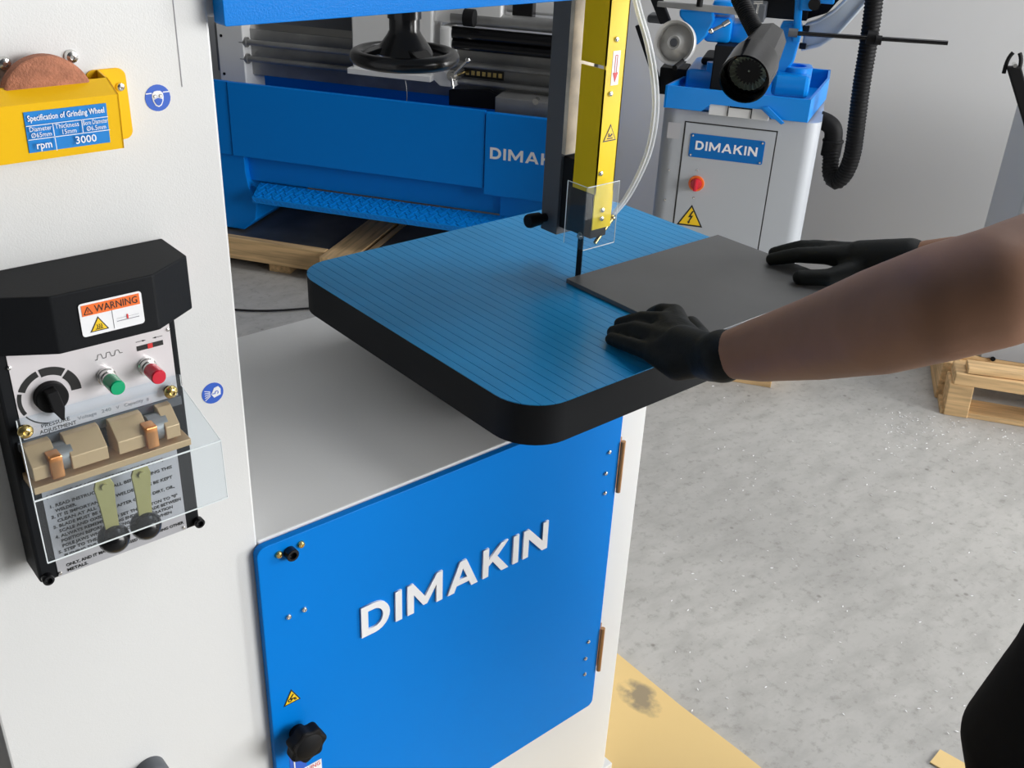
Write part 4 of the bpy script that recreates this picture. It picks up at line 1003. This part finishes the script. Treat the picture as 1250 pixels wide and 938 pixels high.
# stop rod with clamp
a, b = FB(969, 40.5, 3.47), FB(1157, 52.5, 3.47)
mb = MB(); mb.cyl(a, b, .0068, 14); rod = mb.build('stop_rod', 'blackgloss', hs)
c = FB(969, 40, 3.47); mb = MB(); mb.cyl((c.x-.016, 3.47, c.z), (c.x+.012, 3.47, c.z), .013, 16); mb.build('rod_collar', 'darkgrey', rod)
c = FB(1064, 46, 3.46); mb = MB(); mb.cyl((c.x-.014, 3.47, c.z), (c.x+.014, 3.47, c.z-.002), .020, 18); mb.cyl((c.x+.012, 3.45, c.z-.004), (c.x+.03, 3.45, c.z-.004), .014, 12); mb.build('rod_clamp', 'blackmat', rod)
# drain elbow and corrugated hose
e0 = [FB(x, y, b) for x, y, b in ((1000, 146, 3.62), (1011, 150, 3.62), (1018, 158, 3.62), (1017, 172, 3.62))]
mb = MB(); mb.tube(e0, .030, 16, 2); mb.torus(e0[-1], (0, 0, 1), .030, .006, 20, 8); mb.cyl(e0[-1], e0[-1]+Vector((0, 0, -.05)), .033, 18); elb = mb.build('drain_elbow', 'blackmat', hs)
hp = [(1017, 172), (1014, 195), (1013, 213), (1020, 224), (1032, 213), (1041, 190), (1046, 150), (1052, 100), (1060, 55), (1066, 10), (1070, -30)]
hp3 = [FB(x, y, 3.62 - .10*min(1, i/6)) for i, (x, y) in enumerate(hp)]
mb = MB(); mb.tube(hp3, .026, 14, 2)
hose = mb.build('drain_hose', 'blackmat', hs, 'black corrugated hose')
pts = [Vector(p) for p in hp3]
for _ in range(2):
    n_ = [pts[0]]
    for a, c in zip(pts, pts[1:]): n_ += [a*.75+c*.25, a*.25+c*.75]
    n_.append(pts[-1]); pts = n_
mb = MB()
acc = 0
for a, c in zip(pts, pts[1:]):
    L = (c-a).length; d = (c-a).normalized(); t = acc
    while t < L: mb.torus(a+d*t, d, .0262, .0028, 14, 6); t += .011
    acc = t-L
mb.build('hose_rib', 'blackmat', hose, kind='stuff')
# pallet under it
pal2 = thing('wooden_pallet', 'wooden pallet under the small grey saw cabinet', 'pallet', (-.25, 3.7, 0), 'B')
for i in range(5): mb = MB(); mb.box(-.62, .035, 3.38+i*.13, 3.48+i*.13, .118, .138, .002); mb.build('deck_board', 'wood', pal2)
for a in (-.62, -.34, -.055): mb = MB(); mb.box(a, a+.09, 3.38, 4.0, .02, .118, .002); mb.build('stringer', 'wood2', pal2)
for b in (3.38, 3.66, 3.90): mb = MB(); mb.box(-.62, .035, b, b+.1, 0, .02, .002); mb.build('bottom_board', 'wood', pal2)

# ================================================================== grey machine on the right-hand pallet
pal3 = thing('wooden_pallet', 'sunlit wooden pallet with rough boards under the pale grey machine', 'pallet', (1.1, 3.8, 0), 'B')
mb = MB(); mb.prism([(.621, 3.40, 0), (.70, 3.40, 0), (.695, 3.40, .122), (.615, 3.40, .122)], (0, .10, 0), .003); mb.build('block', 'wood', pal3)
mb = MB(); mb.box(1.05, 1.15, 3.40, 3.52, 0, .122, .003); mb.build('block', 'wood', pal3)
mb = MB(); mb.box(.625, 1.7, 3.395, 3.50, .122, .165, .004); mb.build('deck_board', 'wood', pal3)
mb = MB(); mb.prism([(.66, 3.40, .167), (1.7, 3.47, .167), (1.7, 3.53, .167), (.66, 3.47, .167)], (0, 0, .022), .003); mb.build('loose_board', 'wood', pal3)
mb = MB(); mb.box(.61, 1.7, 3.405, 3.52, 0, .018, .002); mb.build('bottom_board', 'wood', pal3)
for i in range(3): mb = MB(); mb.box(.60, 1.7, 3.56+i*.16, 3.68+i*.16, .145, .165, .003); mb.build('deck_board', 'wood', pal3)
mb = MB(); mb.box(.60, .68, 3.52, 4.1, .06, .145, .003); mb.build('stringer', 'wood2', pal3)
mb = MB(); mb.box(1.3, 1.4, 3.52, 4.1, .0, .145, .003); mb.build('stringer', 'wood2', pal3)
mb = MB(); mb.box(.60, .68, 3.52, 4.1, 0, .06, .003); mb.build('block', 'wood2', pal3)
gm = thing('grey_machine', 'pale grey machine cabinet with a black lever standing on the sunlit pallet', 'machine', (1.2, 3.8, .1665), 'B')
MBb = 3.56
q = FB(1225, 265, MBb); q2 = FB(1195, 430, MBb)
mb = MB(); rprism(mb, q2.x, 1.75, MBb, 4.1, .1665, FB(1243, 180, MBb).z+.05, .012, 4); gcab = mb.build('cabinet', 'greypaint', gm)
mb = MB(); c = FB(1203, 440, MBb); mb.prism([(c.x-.0, MBb, .2), (c.x+.002, MBb, .2), (c.x+.002, MBb, .9), (c.x, MBb, .9)], (0, -.0006, 0)); mb.build('panel_gap', 'blackprint', gcab)
mb = MB(); c = FB(1212, 438, MBb); mb.cyl((c.x, MBb, c.z), (c.x, MBb-.006, c.z), .008, 12); mb.build('cabinet_bolt', 'blackmat', gcab)
LV = 3.46
p = [FB(1229, 82, LV), FB(1247, 82, LV), FB(1262, 135, LV), FB(1290, 240, LV), FB(1272, 245, LV), FB(1250, 152, LV)]
mb = MB(); mb.prism([(v.x, LV, v.z) for v in p], (0, .03, 0), .004); lev = mb.build('lever', 'blackmat', gm)
c = FB(1238, 79, LV); rr = FB(1247, 79, LV).x-c.x
mb = MB(); mb.tube([(c.x-rr, LV+.015, c.z-.03), (c.x-rr, LV+.015, c.z), (c.x-rr*.8, LV+.015, c.z+.02), (c.x-rr*.45, LV+.015, c.z+.032)], .006, 8, 1); mb.tube([(c.x+rr, LV+.015, c.z-.03), (c.x+rr, LV+.015, c.z), (c.x+rr*.8, LV+.015, c.z+.02), (c.x+rr*.45, LV+.015, c.z+.032)], .006, 8, 1); mb.build('lever_fork', 'blackmat', lev)
mb = MB(); cc = FB(1239, 80, LV); mb.cyl((cc.x, LV-.004, cc.z), (cc.x, LV+.03, cc.z), .006, 10); mb.build('fork_pin', 'chrome', lev)
mb = MB(); e = FB(1280, 243, LV); mb.cyl((e.x, LV-.01, e.z), (e.x, MBb+.02, e.z), .02, 16); mb.build('lever_pivot', 'darkgrey', gm)

# ================================================================== person feeding the plate
def blob(name, chains, m, parent, voxel=.006, smooth=6, extra=None):
    """tapered chains of (point, radius) joined into one continuous surface"""
    mb = MB()
    for ch in chains:
        for (p, r) in ch: mb.sphere(Vector(p), r, u=20, v=14)
        for (p, r), (q, s) in zip(ch, ch[1:]):
            if (Vector(p)-Vector(q)).length > 1e-4: mb.cone(p, q, r, s, 20)
    if extra: extra(mb)
    base = BASE[parent.name]
    me = mb.mesh(name, base); o = bpy.data.objects.new('t', me); COL.objects.link(o)
    r = o.modifiers.new('r', 'REMESH'); r.mode = 'VOXEL'; r.voxel_size = voxel; r.use_smooth_shade = True
    c = o.modifiers.new('s', 'SMOOTH'); c.factor = .5; c.iterations = smooth
    dg = bpy.context.evaluated_depsgraph_get(); dg.update()
    m2 = bpy.data.meshes.new_from_object(o.evaluated_get(dg)); bpy.data.objects.remove(o)
    for f in m2.polygons: f.use_smooth = True
    m2.name = name
    return link(name, m2, m, parent)
per = thing('person', 'person in black gloves, grey shirt and black trousers pushing the steel plate with both hands', 'person', (1.38, .25, 0))
V = Vector
WL = V((.976, .727, 1.118)); WRt = V((1.475, .785, 1.128))
armL = [(FD(872, 436, 1.312), .0275), (FD(930, 427, 1.26), .0405), (FD(1000, 412, 1.18), .0500), (FD(1075, 392, 1.09), .0580), (FD(1150, 369, 1.02), .0600), (FD(1215, 352, 1.00), .0600), (FD(1290, 326, 1.03), .063), (V((1.15, .29, 1.43)), .075)]
armR = [(V((1.478, .765, 1.131)), .026), (V((1.50, .70, 1.150)), .034), (V((1.53, .60, 1.175)), .045), (V((1.56, .50, 1.20)), .046), (V((1.55, .40, 1.30)), .054), (V((1.50, .29, 1.43)), .075)]
trunk = [(V((1.325, .26, 1.42)), .10), (V((1.33, .25, 1.2)), .125), (V((1.345, .23, 1.02)), .125), (V((1.355, .22, .92)), .13)]
legL = [(V((1.27, .215, .90)), .10), (V((1.355, .335, .52)), .062), (V((1.37, .20, .12)), .045), (V((1.37, .22, .05)), .04)]
legR = [(V((1.45, .215, .90)), .10), (V((1.50, .31, .50)), .062), (V((1.52, .19, .12)), .045), (V((1.52, .21, .05)), .04)]
headc = V((1.32, .36, 1.665))
def face(mb):
    mb.sphere(headc, .085, (.88, 1.06, 1.28), 24, 18)
    mb.sphere(headc+V((0, .045, -.07)), .045, (1, 1, .8))
    mb.sphere(headc+V((0, .098, -.015)), .016, (.8, 1, 1.3))
    for s in (-1, 1):
        mb.sphere(headc+V((s*.077, -.005, -.005)), .022, (.4, .8, 1.3)); mb.sphere(headc+V((s*.03, .083, .022)), .012, (1.3, .6, .5))
    mb.sphere(headc+V((0, .085, -.055)), .018, (1.4, .6, .5))
handL = [[(WL, .024), (V((1.002, .78, 1.107)), .018)], [(WRt, .024), (V((1.468, .82, 1.117)), .018)]]
blob('body', [armL, armR, trunk, legL, legR, [(V((1.15, .29, 1.43)), .07), (V((1.325, .25, 1.44)), .09), (V((1.50, .29, 1.43)), .07)], [(V((1.325, .27, 1.46)), .06), (V((1.322, .32, 1.60)), .055)]] + handL, 'skin', per, .0065, 8, face)
def hairf(mb):
    mb.sphere(headc+V((0, -.012, .022)), .090, (.90, 1.04, 1.22), 24, 18)
blob('hair', [], 'hair', per, .008, 3, lambda mb: (mb.sphere(headc+V((0, -.030, .040)), .084, (.93, .98, 1.12), 24, 18)))
for s in (-1, 1):
    mb = MB(); mb.sphere(headc+V((s*.031, .088, .020)), .0095); mb.build('eye', 'blackgloss', per)
# clothes
blob('shirt', [[(V((1.325, .26, 1.44)), .115), (V((1.33, .25, 1.2)), .145), (V((1.345, .235, 1.0)), .150), (V((1.35, .24, .88)), .153)], [(V((1.17, .28, 1.44)), .085), (V((1.325, .25, 1.45)), .10), (V((1.48, .28, 1.44)), .085)],
     [(V((1.27, .25, 1.15)), .105), (V((1.275, .255, .90)), .116)], [(V((1.42, .25, 1.15)), .11), (V((1.435, .25, .87)), .115)],
     [(V((1.17, .285, 1.435)), .085), (V((1.10, .30, 1.425)), .082)], [(V((1.48, .285, 1.435)), .085), (V((1.53, .34, 1.36)), .072)]], 'shirt', per, .009, 8)
blob('trousers', [[(V((1.355, .22, .94)), .140), (V((1.355, .22, .86)), .145)], [(V((1.265, .225, .88)), .118), (V((1.30, .27, .72)), .100), (V((1.355, .335, .52)), .083), (V((1.365, .27, .32)), .072), (V((1.37, .20, .10)), .066)],
     [(V((1.45, .225, .88)), .118), (V((1.50, .31, .50)), .083), (V((1.51, .25, .3)), .072), (V((1.52, .19, .10)), .066)]], 'cloth', per, .009, 6)
for x in (1.37, 1.52):
    blob('shoe', [[(V((x, .16, .045)), .045), (V((x, .27, .04)), .042), (V((x, .36, .032)), .034)]], 'blackmat', per, .007, 4, lambda mb: mb.box(x-.045, x+.045, .12, .39, .001, .022, .006))
# gloves
def glove(wr, palm, mcps, mids, tips, thumb, cuff):
    ch = [[(cuff, .0345), (wr, .0315), (palm, .030)]]
    for k, (a, b, c) in enumerate(zip(mcps, mids, tips)):
        r = (.0125, .0128, .0122, .0108)[k]
        ch += [[(wr.lerp(palm, .4), .024), (palm.lerp(a, .5), .021), (a, r*1.25)], [(a, r*1.22), (b, r*1.05), (b.lerp(c, .5), r*.98), (c, r*.86)]]
    ch += [[(a, .0145) for a in mcps]]
    ch += [[(wr.lerp(palm, .5), .024), (thumb[0], .019), (thumb[1], .0145), (thumb[2], .0125)]]
    return ch
top = ZT+.0077
gl = glove(WL, FZ(832, 424, 1.108),
   [FZ(823, 384, 1.110), FZ(813, 394, 1.110), FZ(804, 411, 1.104), FZ(798, 431, 1.095)],
   [FZ(808, 381, 1.108), FZ(784, 391, 1.101), FZ(775, 403, 1.095), FZ(768, 421, 1.087)],
   [FZ(796, 384, top+.0105), FZ(758, 396, ZT+.0125), FZ(749, 406, ZT+.0115), FZ(746, 414, ZT+.0105)],
   [V((1.030, .785, 1.095)), V((1.062, .815, 1.090)), V((1.085, .852, top+.012))], FD(882, 435, 1.30))
gl.append([(WL, .024), (FZ(828, 446, 1.095), .0215), (FZ(798, 431, 1.093), .016)])
blob('glove', gl, 'glove', per, .0035, 4)
gr = glove(WRt, V((1.465, .825, 1.117)),
   [V((1.438, .868, 1.114)), V((1.460, .876, 1.117)), V((1.482, .870, 1.113)), V((1.500, .852, 1.106))],
   [V((1.418, .912, 1.105)), V((1.443, .924, 1.109)), V((1.470, .918, 1.107)), V((1.494, .895, 1.100))],
   [V((1.405, .952, top+.0105)), V((1.430, .966, top+.0115)), V((1.458, .958, 1.090)), V((1.488, .930, 1.088))],
   [V((1.440, .815, 1.104)), V((1.400, .838, 1.094)), V((1.374, .872, top+.0115))], V((1.483, .752, 1.135)))
blob('glove', gr, 'glove', per, .0035, 4)

# ================================================================== metal chips on the floor
mb = MB(); rnd = random.Random(3)
for i in range(420):
    if i % 3: px_, py_ = rnd.uniform(1080, 1260), rnd.gauss(515, 22)
    else: px_, py_ = rnd.uniform(800, 1250), rnd.uniform(470, 900)
    if py_ < 455: continue
    q = FZ(px_, py_, 0)
    if q.dot(VB) > 3.37: continue
    t = rnd.uniform(0, 6.28); L = rnd.uniform(.002, .005); d = Vector((math.cos(t), math.sin(t), 0))*L; e = Vector((-d.y, d.x, 0))*.35
    q = Vector((q.x, q.y, .0012)); u = Vector((0, 0, rnd.uniform(.0005, .0015)))
    mb.prism([q-d, q-e, q+d, q+e], u)
o = mb.build('metal_chips', 'whiteprint'); tag(o, 'tiny metal chips, their sparkle put in as white colour, scattered over the concrete floor', 'metal chips', kind='stuff')  # matt white stands in for the glint of the metal
